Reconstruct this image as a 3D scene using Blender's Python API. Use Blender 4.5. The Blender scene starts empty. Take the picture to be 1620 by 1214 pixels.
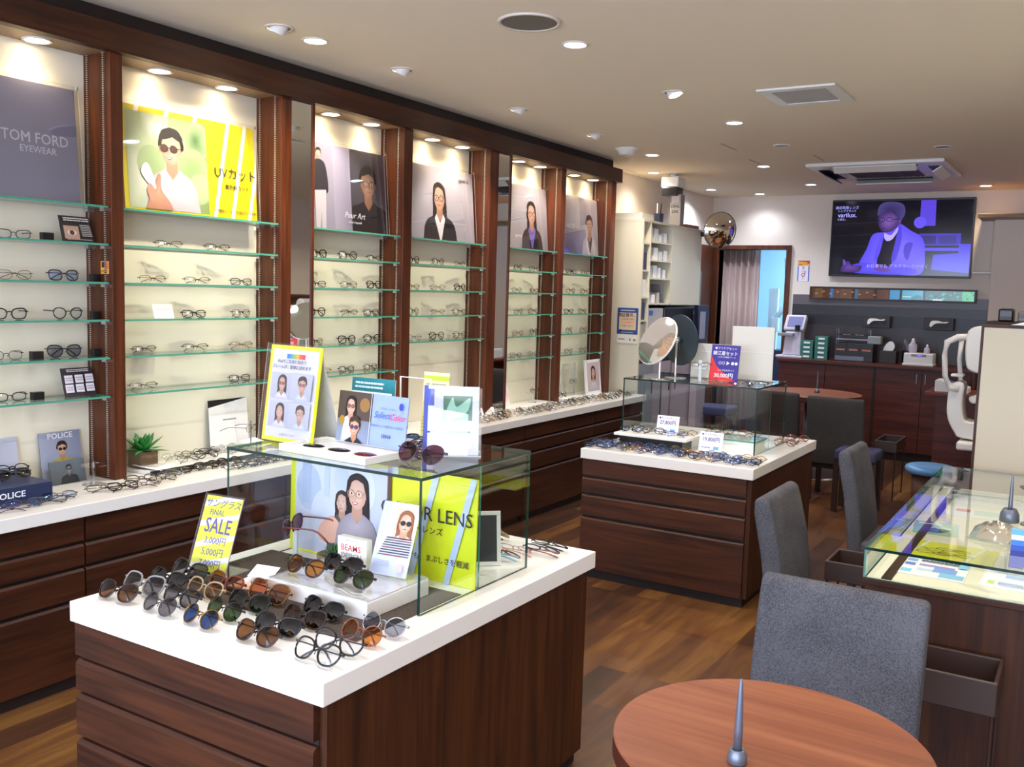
import bpy, math, random
from mathutils import Vector, Matrix
random.seed(7)
PI = math.pi
SC = bpy.context.scene
COL = SC.collection

# ------------------------------------------------------------------ camera, world, exposure
cam_d = bpy.data.cameras.new('camera')
cam_d.sensor_fit = 'HORIZONTAL'; cam_d.sensor_width = 36.0; cam_d.lens = 1491.234 * 36.0 / 1620.0
cam_d.clip_start = 0.05; cam_d.clip_end = 60
cam = bpy.data.objects.new('camera', cam_d); COL.objects.link(cam)
_r = Vector((0.8493, 0.5271, 0.0294)); _d = Vector((0.0770, -0.0687, -0.9947)); _f = Vector((-0.5223, 0.8470, -0.0990))
cam.matrix_world = Matrix(((_r.x, -_d.x, -_f.x, 0), (_r.y, -_d.y, -_f.y, 0), (_r.z, -_d.z, -_f.z, 1.5), (0, 0, 0, 1)))
SC.camera = cam
w = bpy.data.worlds.new('world'); SC.world = w; w.use_nodes = True
w.node_tree.nodes['Background'].inputs[0].default_value = (0.55, 0.68, 1.0, 1)
w.node_tree.nodes['Background'].inputs[1].default_value = 0.9
SC.view_settings.view_transform = 'Standard'; SC.view_settings.look = 'None'
SC.view_settings.exposure = 1.18; SC.view_settings.gamma = 1.0
SC.view_settings.use_curve_mapping = False
try:
    SC.cycles.transparent_max_bounces = 24; SC.cycles.max_bounces = 7
    SC.cycles.sample_clamp_indirect = 4.0; SC.cycles.caustics_reflective = False; SC.cycles.caustics_refractive = False
    SC.cycles.use_denoising = True
except Exception: pass

def area(name, loc, rot, sx, sy, power, col):
    l = bpy.data.lights.new(name, 'AREA'); l.shape = 'RECTANGLE'; l.size = sx; l.size_y = sy; l.energy = power; l.color = col
    o = bpy.data.objects.new(name, l); o.location = loc; o.rotation_euler = rot; COL.objects.link(o); return o
# daylight through the glazed shop front behind the camera, and an added unseen cool area light for the exam room
area('shopfront_daylight', (-0.6, -2.35, 1.45), (PI/2, 0, 0), 5.6, 2.0, 140, (0.70, 0.80, 1.0))
area('exam_room_light', (-2.3, 11.2, 2.45), (0, 0, 0), 1.2, 1.0, 42, (0.55, 0.80, 1.0))

# ------------------------------------------------------------------ colours and materials
def lin(v): return v/12.92 if v <= .04045 else ((v+.055)/1.055)**2.4
def hx(s):
    s = s.lstrip('#'); return tuple(lin(int(s[i:i+2], 16)/255) for i in (0, 2, 4)) + (1,)
MATS = {}
def pm(name, col, rough=.5, metal=0, spec=.5, emit=None, es=0, coat=0):
    if name in MATS: return MATS[name]
    m = bpy.data.materials.new(name); m.use_nodes = True; b = m.node_tree.nodes['Principled BSDF']
    c = hx(col) if isinstance(col, str) else col
    b.inputs['Base Color'].default_value = c; b.inputs['Roughness'].default_value = rough; b.inputs['Metallic'].default_value = metal
    b.inputs['Specular IOR Level'].default_value = spec
    if coat: b.inputs['Coat Weight'].default_value = coat; b.inputs['Coat Roughness'].default_value = .05
    if emit: b.inputs['Emission Color'].default_value = hx(emit) if isinstance(emit, str) else emit; b.inputs['Emission Strength'].default_value = es
    m.diffuse_color = c; MATS[name] = m; return m
def nodes(m): return m.node_tree.nodes, m.node_tree.links
def coords(m, scale, rotz=0, kind='Object'):
    N, L = nodes(m); tc = N.new('ShaderNodeTexCoord'); mp = N.new('ShaderNodeMapping')
    mp.inputs['Scale'].default_value = scale; mp.inputs['Rotation'].default_value = (0, 0, rotz)
    L.new(tc.outputs[kind], mp.inputs[0]); return mp.outputs[0]
def ramp(m, fac, stops):
    N, L = nodes(m); r = N.new('ShaderNodeValToRGB'); e = r.color_ramp.elements
    e[0].position, e[0].color = stops[0][0], hx(stops[0][1]); e[1].position, e[1].color = stops[-1][0], hx(stops[-1][1])
    for p, c in stops[1:-1]:
        q = e.new(p); q.color = hx(c)
    L.new(fac, r.inputs[0]); return r.outputs[0]
def wood(name, dark, mid, light, axis='x', rough=.38, size=1.0):
    """straight grained laminate; the grain runs along AXIS"""
    m = pm(name, mid, rough, spec=.35); N, L = nodes(m)
    s = [14*size, 14*size, 14*size]; s['xyz'.index(axis)] = 1.1*size
    v = coords(m, s, kind='Object')
    n = N.new('ShaderNodeTexNoise'); n.inputs['Scale'].default_value = 1.6; n.inputs['Detail'].default_value = 6; n.inputs['Distortion'].default_value = .6
    L.new(v, n.inputs['Vector'])
    s2 = [90*size]*3; s2['xyz'.index(axis)] = 3*size
    n2 = N.new('ShaderNodeTexNoise'); n2.inputs['Scale'].default_value = 1.0; n2.inputs['Detail'].default_value = 3; L.new(coords(m, s2), n2.inputs['Vector'])
    mx = N.new('ShaderNodeMath'); mx.operation = 'MULTIPLY_ADD'; mx.inputs[1].default_value = .35; L.new(n2.outputs['Fac'], mx.inputs[0])
    mu = N.new('ShaderNodeMath'); mu.operation = 'MULTIPLY'; mu.inputs[1].default_value = .65; L.new(n.outputs['Fac'], mu.inputs[0]); L.new(mu.outputs[0], mx.inputs[2])
    L.new(ramp(m, mx.outputs[0], [(.36, dark), (.5, mid), (.66, light)]), N['Principled BSDF'].inputs['Base Color'])
    return m
WX = wood('walnut_along_x', '#2b1207', '#40200f', '#502a14', 'x', .5)
WY = wood('walnut_along_y', '#291106', '#3a1b0b', '#482410', 'y', .5)
WZ = wood('walnut_upright', '#291206', '#3d1e0b', '#4c2910', 'z', .5)
WPIL = wood('walnut_pillar', '#371808', '#50260f', '#633117', 'z', .42)
WTAB = wood('cherry_table_top', '#72402a', '#844c33', '#935b3d', 'x', .38, .7)
WBACK = wood('dark_cabinet_wood', '#431a12', '#562419', '#672f20', 'x', .4)
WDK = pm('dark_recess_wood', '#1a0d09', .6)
CREAM = pm('cream_laminate', '#ece6d0', .5)
WHITE = pm('white_solid_top', '#e9e7e2', .22)
WHITEP = pm('white_plastic', '#e6e4e0', .35)
BLACKP = pm('black_plastic', '#141316', .35)
GREYP = pm('grey_plastic', '#8a8a8c', .45)
CHROME = pm('chrome', '#d8d8da', .12, 1)
STEEL = pm('brushed_steel', '#8d8f94', .35, 1)
MIRROR = pm('mirror_glass', '#e8ebe8', .015, 1)
CEIL = pm('ceiling_paint', '#efe3d1', .9, spec=.1)
WALLP = pm('wall_paint', '#e2d6cb', .88, spec=.15)
PAPER = pm('white_paper', '#f2f1ee', .6)
def glassy(name, tint, spec_tint=(1, 1, 1, 1), ior=1.45, rough=.0, base=0.0):
    m = bpy.data.materials.new(name); m.use_nodes = True; N, L = nodes(m); N.clear()
    o = N.new('ShaderNodeOutputMaterial'); mx = N.new('ShaderNodeMixShader'); t = N.new('ShaderNodeBsdfTransparent'); g = N.new('ShaderNodeBsdfGlossy')
    fr = N.new('ShaderNodeFresnel')
    ge = N.new('ShaderNodeNewGeometry'); im = N.new('ShaderNodeMapRange'); im.inputs['To Min'].default_value = ior; im.inputs['To Max'].default_value = 1/ior
    L.new(ge.outputs['Backfacing'], im.inputs['Value']); L.new(im.outputs['Result'], fr.inputs[0])
    t.inputs[0].default_value = tint; g.inputs[0].default_value = spec_tint; g.inputs['Roughness'].default_value = rough
    if base:
        a = N.new('ShaderNodeMath'); a.operation = 'ADD'; a.inputs[1].default_value = base; a.use_clamp = True; L.new(fr.outputs[0], a.inputs[0]); L.new(a.outputs[0], mx.inputs[0])
    else: L.new(fr.outputs[0], mx.inputs[0])
    L.new(t.outputs[0], mx.inputs[1]); L.new(g.outputs[0], mx.inputs[2]); L.new(mx.outputs[0], o.inputs[0])
    m.diffuse_color = tint; MATS[name] = m; return m
GLASS = glassy('clear_glass', (.955, .985, .97, 1))
GEDGE = pm('green_glass_edge', '#4f9d85', .15); GDARK = pm('dark_green_glass_edge', '#12302a', .12)
ACRYL = glassy('clear_acrylic', (.97, .97, .97, 1), base=.02)
ACEDGE = pm('acrylic_edge', '#c9d0d0', .2)
L_CLEAR = glassy('clear_lens', (.95, .96, .97, 1), (.85, .88, 1, 1), 1.5, 0, .03)
L_BLUE = glassy('blue_coated_lens', (.80, .84, .97, 1), (.16, .34, 1, 1), 1.6, 0, .22)
def lens(name, t, b=.01): return glassy(name, t + (1,), (1, 1, 1, 1), 1.32, .01, b)
L_BROWN = lens('brown_lens', (.20, .075, .015)); L_AMBER = lens('amber_lens', (.66, .25, .035)); L_GREEN = lens('green_lens', (.045, .09, .02))
L_NAVY = lens('navy_lens', (.02, .06, .24)); L_BLACK = lens('black_lens', (.005, .005, .008), .03); L_GREY = lens('grey_lens', (.19, .18, .21))
L_TAN = lens('tan_lens', (.75, .55, .36)); L_COP = lens('copper_lens', (.46, .20, .09)); L_PUR = lens('purple_lens', (.20, .085, .11)); L_SLATE = lens('slate_lens', (.33, .36, .46))
L_DEMO = glassy('demo_lens', (.93, .92, .88, 1), (1, 1, 1, 1), 1.5, 0, .04)
F = {k: pm('frame_' + k, c, r, mt) for k, c, r, mt in (
    ('black', '#0c0b0e', .13, 0), ('matte black', '#131316', .4, 0), ('tortoise', '#210f08', .2, 0), ('dark brown', '#1d100b', .3, 0), ('gunmetal', '#55575e', .3, .9),
    ('gold', '#946f36', .25, 1), ('silver', '#b8babf', .22, 1), ('red brown', '#6d2a1e', .25, 0), ('navy', '#20284a', .25, 0), ('clear', '#85827f', .15, 0),
    ('pink', '#c49490', .25, 0), ('light blue', '#7fb3cf', .25, 0), ('beige', '#a08a68', .3, 0), ('purple', '#4a2a45', .2, 0), ('bronze', '#7d5a3c', .3, .8), ('rose', '#8d5d50', .3, .5))}
def fabric(name, c1, c2):
    m = pm(name, c1, .95, spec=.1); N, L = nodes(m)
    n = N.new('ShaderNodeTexNoise'); n.inputs['Scale'].default_value = 260; n.inputs['Detail'].default_value = 3; L.new(coords(m, (1, 1, 1)), n.inputs['Vector'])
    n2 = N.new('ShaderNodeTexNoise'); n2.inputs['Scale'].default_value = 9; L.new(coords(m, (1, 1, 1)), n2.inputs['Vector'])
    a = N.new('ShaderNodeMath'); a.operation = 'MULTIPLY_ADD'; a.inputs[1].default_value = .25; L.new(n2.outputs['Fac'], a.inputs[0]); 
    b = N.new('ShaderNodeMath'); b.operation = 'MULTIPLY'; b.inputs[1].default_value = .75; L.new(n.outputs['Fac'], b.inputs[0]); L.new(b.outputs[0], a.inputs[2])
    L.new(ramp(m, a.outputs[0], [(.38, c1), (.62, c2)]), N['Principled BSDF'].inputs['Base Color'])
    bp = N.new('ShaderNodeBump'); bp.inputs['Strength'].default_value = .25; bp.inputs['Distance'].default_value = .001; L.new(n.outputs['Fac'], bp.inputs['Height']); L.new(bp.outputs[0], N['Principled BSDF'].inputs['Normal'])
    return m
FAB = fabric('grey_upholstery', '#424247', '#5e5e64'); FABD = fabric('dark_upholstery', '#3b3938', '#4a4745'); FABB = fabric('navy_upholstery', '#383852', '#4b4b66')
RUN = fabric('brown_runner_cloth', '#4a423d', '#5b524b')
# printed surfaces carry their picture as one colour per face corner
def mkprint(name, rough, coat):
    m = pm(name, '#ffffff', rough, coat=coat); N, L = nodes(m); a = N.new('ShaderNodeAttribute'); a.attribute_name = 'Col'
    L.new(a.outputs['Color'], N['Principled BSDF'].inputs['Base Color']); return m
PRINT = mkprint('printed_card', .5, 0); PRINTG = mkprint('printed_poster_behind_acrylic', .45, .55)
def mkscreen(name, st):
    m = pm(name, '#000000', .12); N, L = nodes(m); a = N.new('ShaderNodeAttribute'); a.attribute_name = 'Col'
    L.new(a.outputs['Color'], N['Principled BSDF'].inputs['Emission Color']); N['Principled BSDF'].inputs['Emission Strength'].default_value = st; return m
SCREEN = mkscreen('tv_screen_picture', .72); STRIPM = mkscreen('glowing_reflection_strip', .42)  # the strip's glow stands in for a mirror-like reflection

# ------------------------------------------------------------------ mesh helpers
class MB:
    def __init__(s): s.v = []; s.f = []; s.m = []; s.c = []
    def add(s, vs, fs, mi=0, col=None):
        n = len(s.v); s.v += [tuple(p) for p in vs]
        for f in fs: s.f.append(tuple(i+n for i in f)); s.m.append(mi); s.c.append(col)
        return s
    def box(s, x0, x1, y0, y1, z0, z1, mi=0, col=None, edge=None):
        x0, x1 = min(x0, x1), max(x0, x1); y0, y1 = min(y0, y1), max(y0, y1); z0, z1 = min(z0, z1), max(z0, z1)
        vs = [(x0, y0, z0), (x1, y0, z0), (x1, y1, z0), (x0, y1, z0), (x0, y0, z1), (x1, y0, z1), (x1, y1, z1), (x0, y1, z1)]
        fs = [(0, 3, 2, 1), (4, 5, 6, 7), (0, 1, 5, 4), (1, 2, 6, 5), (2, 3, 7, 6), (3, 0, 4, 7)]
        if edge is None: return s.add(vs, fs, mi, col)
        d = (x1-x0, y1-y0, z1-z0); a = d.index(min(d)); big = {2: (0, 1), 1: (2, 4), 0: (3, 5)}[a]
        s.add(vs, [fs[i] for i in big], mi, col); s.add(vs, [fs[i] for i in range(6) if i not in big], edge, col); return s
    def prism(s, poly, a0, a1, axis='z', mi=0, col=None):
        P = {'z': lambda p, q, a: (p, q, a), 'y': lambda p, q, a: (p, a, q), 'x': lambda p, q, a: (a, p, q)}[axis]
        n = len(poly); vs = [P(p, q, a0) for p, q in poly] + [P(p, q, a1) for p, q in poly]
        return s.add(vs, [tuple(range(n))[::-1], tuple(range(n, 2*n))] + [(i, (i+1) % n, n+(i+1) % n, n+i) for i in range(n)], mi, col)
    def tube(s, path, r, n=6, mi=0, closed=False, flat=1.0, col=None, up=None):
        pts = [Vector(p) for p in path]; k = len(pts); rings = []
        for i, p in enumerate(pts):
            if closed: t = pts[(i+1) % k] - pts[i-1]
            else: t = pts[min(i+1, k-1)] - pts[max(i-1, 0)]
            t.normalize(); u = Vector(up) if up else Vector((0, 0, 1))
            if abs(t.dot(u)) > .95: u = Vector((0, 1, 0)) if not up else Vector((1, 0, 0))
            a = t.cross(u).normalized(); b = a.cross(t).normalized(); rr = r[i] if isinstance(r, (list, tuple)) else r
            rings.append([p + a*math.cos(2*PI*j/n)*rr + b*math.sin(2*PI*j/n)*rr*flat for j in range(n)])
        vs = [q for g in rings for q in g]; fs = []
        for i in range(k if closed else k-1):
            for j in range(n): i2 = (i+1) % k; fs.append((i*n+j, i*n+(j+1) % n, i2*n+(j+1) % n, i2*n+j))
        if not closed: fs += [tuple(range(n))[::-1], tuple(range((k-1)*n, k*n))]
        return s.add(vs, fs, mi, col)
    def lathe(s, prof, c=(0, 0, 0), n=24, mi=0, col=None, sx=1, sy=1, ring=False):
        vs = []; k = len(prof)
        for i in range(n):
            a = 2*PI*i/n
            for r, z in prof: vs.append((c[0]+r*math.cos(a)*sx, c[1]+r*math.sin(a)*sy, c[2]+z))
        fs = [(i*k+j, ((i+1) % n)*k+j, ((i+1) % n)*k+j+1, i*k+j+1) for i in range(n) for j in range(k-1)]
        if ring: fs += [(i*k+k-1, ((i+1) % n)*k+k-1, ((i+1) % n)*k, i*k) for i in range(n)]; return s.add(vs, fs, mi, col)
        if prof[0][0] > 1e-5: fs.append(tuple(i*k for i in range(n))[::-1])
        if prof[-1][0] > 1e-5: fs.append(tuple(i*k+k-1 for i in range(n)))
        return s.add(vs, fs, mi, col)
    def build(s, name, mats, parent=None, loc=None, smooth=False, bevel=0, seg=2, rot=None, world=True):
        """vertices are world coordinates (world=True) and are shifted to the parent's or to LOC's origin"""
        me = bpy.data.meshes.new(name); o = bpy.data.objects.new(name, me); COL.objects.link(o)
        org = Vector((0, 0, 0))
        if parent is not None:
            if world: org = Vector(ORG.get(parent.name, (0, 0, 0)))
            o.parent = parent; ORG[o.name] = tuple(org)
        elif loc is not None:
            o.location = loc
            if world: org = Vector(loc)
            ORG[o.name] = tuple(loc)
        elif world and s.v:
            xs, ys, zs = zip(*s.v); org = Vector(((min(xs)+max(xs))/2, (min(ys)+max(ys))/2, min(zs))); o.location = org; ORG[o.name] = tuple(org)
        me.from_pydata([tuple(Vector(p)-org) for p in s.v], [], s.f)
        if not isinstance(mats, (list, tuple)): mats = [mats]
        for m in mats: me.materials.append(m)
        me.polygons.foreach_set('material_index', s.m)
        if smooth: me.polygons.foreach_set('use_smooth', [True]*len(s.f))
        if any(c is not None for c in s.c):
            ca = me.color_attributes.new('Col', 'FLOAT_COLOR', 'CORNER'); i = 0
            for p, c in zip(me.polygons, s.c):
                for k in range(p.loop_total):
                    q = c[k] if (c and isinstance(c[0], (tuple, list))) else (c or (1, 1, 1, 1)); ca.data[i].color = q; i += 1
        if bevel:
            b = o.modifiers.new('bevel', 'BEVEL'); b.width = bevel; b.segments = seg; b.limit_method = 'ANGLE'; b.angle_limit = .7
            if smooth: b.harden_normals = False
        if rot: o.rotation_euler = rot
        me.update(); return o
ORG = {}
def tag(o, label, cat, group=None):
    o['label'] = label; o['category'] = cat
    if group: o['group'] = group
    return o
def thing(name, label, cat, loc, rot=(0, 0, 0), group=None):
    o = bpy.data.objects.new(name, None); COL.objects.link(o); o.empty_display_size = .05
    o.location = loc; o.rotation_euler = rot; ORG[o.name] = tuple(loc); return tag(o, label, cat, group)
def struct(name, mb, mats, parent=None, **k):
    o = mb.build(name, mats, parent, **k)
    if parent is None: o['kind'] = 'structure'
    return o
TEXTS = []
def text(body, size, loc, mat, parent, rot=(PI/2, 0, 0), align='CENTER', bold=0, sx=1.0, shear=0):
    c = bpy.data.curves.new('lettering', 'FONT'); c.body = body; c.size = size; c.align_x = align; c.align_y = 'CENTER'
    c.extrude = .0002; c.offset = bold*.35; c.resolution_u = 2; c.shear = shear
    o = bpy.data.objects.new('lettering_curve', c); COL.objects.link(o); o.parent = parent; o.location = loc; o.rotation_euler = rot; o.scale = (sx, 1, 1)
    c.materials.append(mat); TEXTS.append(o); return o
INK = pm('dark_ink', '#2b2730', .6); INKW = pm('white_ink', '#eceaf2', .6); INKP = pm('purple_ink', '#4b3c8c', .6); INKR = pm('red_ink', '#d8383c', .6)
INKB = pm('blue_ink', '#3f63b8', .6); INKG = pm('grey_ink', '#9a98a6', .6); INKS = pm('silver_ink', '#c8c8d6', .5)
def emis(name, col, st):
    return pm(name, '#000000', .5, emit=col, es=st)

# ------------------------------------------------------------------ printed pictures
def C(s): return hx(s)
def mixc(a, b, t): return tuple(a[i]*(1-t)+b[i]*t for i in range(4))
def smooth(pts, n=4):
    out = []; k = len(pts)
    for i in range(k):
        p0, p1, p2, p3 = pts[i-1], pts[i], pts[(i+1) % k], pts[(i+2) % k]
        for j in range(n):
            t = j/n
            out.append(tuple(.5*((2*p1[a]) + (-p0[a]+p2[a])*t + (2*p0[a]-5*p1[a]+4*p2[a]-p3[a])*t*t + (-p0[a]+3*p1[a]-3*p2[a]+p3[a])*t**3) for a in (0, 1)))
    return out
def clip(poly, x0, z0, x1, z1):
    for ax, lim, sg in ((0, x0, 1), (0, x1, -1), (1, z0, 1), (1, z1, -1)):
        out = []
        for i in range(len(poly)):
            a, b = poly[i-1], poly[i]; da, db = (a[ax]-lim)*sg, (b[ax]-lim)*sg
            if (da < 0) != (db < 0):
                t = da/(da-db); out.append((a[0]+(b[0]-a[0])*t, a[1]+(b[1]-a[1])*t))
            if db >= 0: out.append(b)
        poly = out
        if not poly: return []
    return poly
class Print:
    """a flat printed sheet w x h in the XZ plane, origin at its bottom centre, printed side to -Y"""
    def __init__(s, w, h, base='#ffffff', t=.003, edge='#dddddd'):
        s.w, s.h, s.n, s.t = w, h, 0, t; s.mb = MB(); s.mb.box(-w/2, w/2, 0, t, 0, h, 0, C(edge)); s.win = (-w/2, 0, w/2, h); s.rect(0, 0, 1, 1, base)
    def P(s, u, v): return ((u-.5)*s.w, v*s.h)
    def poly(s, pts, col, sm=False, raw=False, edge=None):
        q = list(pts) if raw else [s.P(u, v) for u, v in pts]
        if sm: q = smooth(q)
        q = clip(q, *s.win)
        if len(q) < 3: return
        a = sum(q[i-1][0]*q[i][1]-q[i][0]*q[i-1][1] for i in range(len(q)))
        if a < 0: q = q[::-1]
        s.n += 1; y = -.00012*s.n
        c = C(col) if isinstance(col, str) else col
        if edge is not None:
            e = C(edge) if isinstance(edge, str) else edge; k = len(q); mx, mz = sum(a[0] for a in q)/k, sum(a[1] for a in q)/k
            for i in range(k):
                a, b = q[i], q[(i+1) % k]; s.mb.add([(a[0], y, a[1]), (b[0], y, b[1]), (mx, y, mz)], [(0, 1, 2)], 0, [e, e, c])
            return
        s.mb.add([(x, y, z) for x, z in q], [tuple(range(len(q)))], 0, c)
    def rect(s, u0, v0, u1, v1, col): s.poly([(u0, v0), (u1, v0), (u1, v1), (u0, v1)], col)
    def grad(s, u0, v0, u1, v1, c00, c10, c11, c01):
        (x0, z0), (x1, z1) = s.P(u0, v0), s.P(u1, v1); s.n += 1; y = -.00012*s.n
        s.mb.add([(x0, y, z0), (x1, y, z0), (x1, y, z1), (x0, y, z1)], [(0, 1, 2, 3)], 0, [C(c00), C(c10), C(c11), C(c01)])
    def window(s, u0, v0, u1, v1): s.win = s.P(u0, v0) + s.P(u1, v1)
    def full(s): s.win = (-s.w/2, 0, s.w/2, s.h)
    def ell(s, cx, cz, rx, rz, col, n=20, rot=0, edge=None):
        s.poly([(cx+rx*math.cos(2*PI*i/n)*math.cos(rot)-rz*math.sin(2*PI*i/n)*math.sin(rot), cz+rx*math.cos(2*PI*i/n)*math.sin(rot)+rz*math.sin(2*PI*i/n)*math.cos(rot)) for i in range(n)], col, raw=True, edge=edge)
    def ring(s, cx, cz, rx, rz, t, col, n=20):
        q = [(cx+rx*math.cos(2*PI*i/n), cz+rz*math.sin(2*PI*i/n)) for i in range(n)]
        r = [(cx+(rx-t)*math.cos(2*PI*i/n), cz+(rz-t)*math.sin(2*PI*i/n)) for i in range(n)]
        s.n += 1; y = -.00012*s.n; c = C(col)
        if min(p[0] for p in q) < s.win[0] or max(p[0] for p in q) > s.win[2]: return
        s.mb.add([(x, y, z) for x, z in q+r], [(i, (i+1) % n, n+(i+1) % n, n+i) for i in range(n)], 0, c)
    def lines(s, u0, v0, u1, v1, rows, col, fill=.5, seed=1):
        """rows of small print"""
        rd = random.Random(seed)
        for i in range(rows):
            v = v1-(v1-v0)*(i+.5)/rows; hh = (v1-v0)/rows*fill/2; u = u0
            while u < u1-.01:
                wd = min(rd.uniform(.02, .07)*(u1-u0)*2, u1-u); s.rect(u, v-hh, u+wd*.86, v+hh, col); u += wd
    def person(s, cx, cz, r, skin='#d9a98c', hair='#1d1716', style='short', shirt='#26242c', inner=None, spec='#2a2020', lens=None, face=0.0, smile=False, body=1.0, glasses=True, shade=True):
        """head-and-shoulders; (cx,cz) face centre and r face half-height in metres; FACE turns the head (-1 left .. 1 right)"""
        E = s.ell; k = r; X = lambda a: cx+a*k; Z = lambda a: cz+a*k; fx = face*.28
        dk = mixc(C(skin), C('#5a2c1c'), .32); lt = mixc(C(skin), C('#ffffff'), .18)
        if style in ('long', 'bob'):
            low = -3.0 if style == 'long' else -1.75
            s.poly([(X(-.85), Z(.2)), (X(-.75), Z(1.05)), (X(0), Z(1.38)), (X(.78), Z(1.0)), (X(.95), Z(.1)), (X(1.05), Z(low*.6)), (X(.95), Z(low)), (X(.25), Z(low*.9)), (X(-.45), Z(low*.9)), (X(-.98), Z(low*.98)), (X(-.95), Z(low*.5))], hair, True, True)
        b = body; hl = mixc(C(hair), C('#9a8678'), .22); sh_d = mixc(C(shirt), C('#101018'), .35)
        s.poly([(X(-.4), Z(-1.25)), (X(-1.0), Z(-1.55)), (X(-2.0*b), Z(-2.0)), (X(-2.5*b), Z(-3.2)), (X(-2.7*b), Z(-7)), (X(2.7*b), Z(-7)), (X(2.5*b), Z(-3.2)), (X(2.0*b), Z(-2.0)), (X(1.0), Z(-1.55)), (X(.4), Z(-1.25))], shirt, True, True, sh_d)
        s.poly([(X(-.42), Z(-.6)), (X(-.45), Z(-1.45)), (X(0), Z(-2.0)), (X(.45), Z(-1.45)), (X(.42), Z(-.6))], dk, False, True)
        if inner: s.poly([(X(-.5), Z(-1.35)), (X(-.75), Z(-1.75)), (X(-.1), Z(-3.6)), (X(.1), Z(-3.6)), (X(.75), Z(-1.75)), (X(.5), Z(-1.35)), (X(0), Z(-2.1))], inner, False, True)
        if style == 'short':
            s.poly([(X(-.86), Z(-.05)), (X(-.88), Z(.7)), (X(-.55), Z(1.22)), (X(.1), Z(1.38)), (X(.65), Z(1.2)), (X(.92), Z(.65)), (X(.84), Z(-.05))], hair, True, True, mixc(C(hair), C('#000000'), .3))
        E(X(-.74+fx*.5), Z(-.08), .13*k, .22*k, dk); E(X(.74+fx*.5), Z(-.08), .13*k, .22*k, dk)
        s.poly([(X(-.7), Z(.45)), (X(-.73), Z(-.1)), (X(-.6), Z(-.6)), (X(-.28), Z(-.93)), (X(fx*.3), Z(-1.02)), (X(.28), Z(-.93)), (X(.6), Z(-.6)), (X(.73), Z(-.1)), (X(.7), Z(.45)), (X(.4), Z(.88)), (X(-.4), Z(.88))], lt, True, True, mixc(C(skin), dk, .45))
        if shade:
            sg = -1 if face >= 0 else 1
            s.poly([(X(sg*.7), Z(.4)), (X(sg*.73), Z(-.1)), (X(sg*.6), Z(-.6)), (X(sg*.25), Z(-.95)), (X(sg*.38), Z(-.5)), (X(sg*.48), Z(.1))], mixc(C(skin), dk, .4), True, True)
        for sg in (-1, 1):
            ex = X(sg*.31+fx); E(ex, Z(.02), .15*k, .065*k, '#f3ece6'); E(ex, Z(.02), .07*k, .068*k, '#241611')
            s.poly([(ex-.2*k, Z(.2)), (ex-.02*k, Z(.28)), (ex+.2*k, Z(.2)), (ex+.0*k, Z(.22))], hair, False, True)
        s.poly([(X(fx*1.15-.03), Z(.0)), (X(fx*1.3-.15), Z(-.34)), (X(fx*1.3), Z(-.4)), (X(fx*1.3+.15), Z(-.34)), (X(fx*1.15+.03), Z(.0))], mixc(C(skin), dk, .3), True, True)
        s.poly([(X(fx-.27), Z(-.56)), (X(fx), Z(-.53)), (X(fx+.27), Z(-.56)), (X(fx), Z(-.72 if smile else -.66))], '#a8453f' if smile else '#a4605a', True, True)
        if smile: s.poly([(X(fx-.2), Z(-.57)), (X(fx+.2), Z(-.57)), (X(fx), Z(-.65))], '#f6efe9', True, True)
        if style in ('short',):
            s.poly([(X(-.82), Z(.1)), (X(-.74), Z(.55)), (X(-.35), Z(.62)), (X(.1), Z(.8)), (X(.5), Z(.62)), (X(.76), Z(.5)), (X(.82), Z(.1)), (X(.92), Z(.8)), (X(.5), Z(1.3)), (X(-.1), Z(1.4)), (X(-.7), Z(1.15)), (X(-.92), Z(.7))], hair, False, True)
        else:
            s.poly([(X(-.1), Z(1.0)), (X(-.5), Z(.75)), (X(-.72), Z(.1)), (X(-.9), Z(-.9)), (X(-.98), Z(-.2)), (X(-.85), Z(.85)), (X(-.3), Z(1.32)), (X(.3), Z(1.32)), (X(.85), Z(.85)), (X(.98), Z(-.2)), (X(.9), Z(-.9)), (X(.72), Z(.1)), (X(.5), Z(.75))], hair, False, True)
        if glasses:
            for sg in (-1, 1):
                gx = X(sg*.36+fx)
                if lens: E(gx, Z(0), .3*k, .25*k, lens)
                s.ring(gx, Z(0), .31*k, .26*k, .045*k, spec)
            s.poly([(X(fx-.07), Z(.05)), (X(fx+.07), Z(.05)), (X(fx+.07), Z(.1)), (X(fx-.07), Z(.1))], spec, False, True)
            s.poly([(X(fx+.66), Z(.04)), (X(.78), Z(.06)), (X(.78), Z(.1)), (X(fx+.66), Z(.1))], spec, False, True)
            s.poly([(X(fx-.66), Z(.04)), (X(-.78), Z(.06)), (X(-.78), Z(.1)), (X(fx-.66), Z(.1))], spec, False, True)
    def build(s, name, mat=None, parent=None, loc=(0, 0, 0), rot=(0, 0, 0)):
        o = s.mb.build(name, mat or PRINT, None, loc=(0, 0, 0), world=False); o.location = loc; o.rotation_euler = rot
        if parent: o.parent = parent
        return o
    def front(s): return -.00012*(s.n+2)
RX = PI/2

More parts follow.
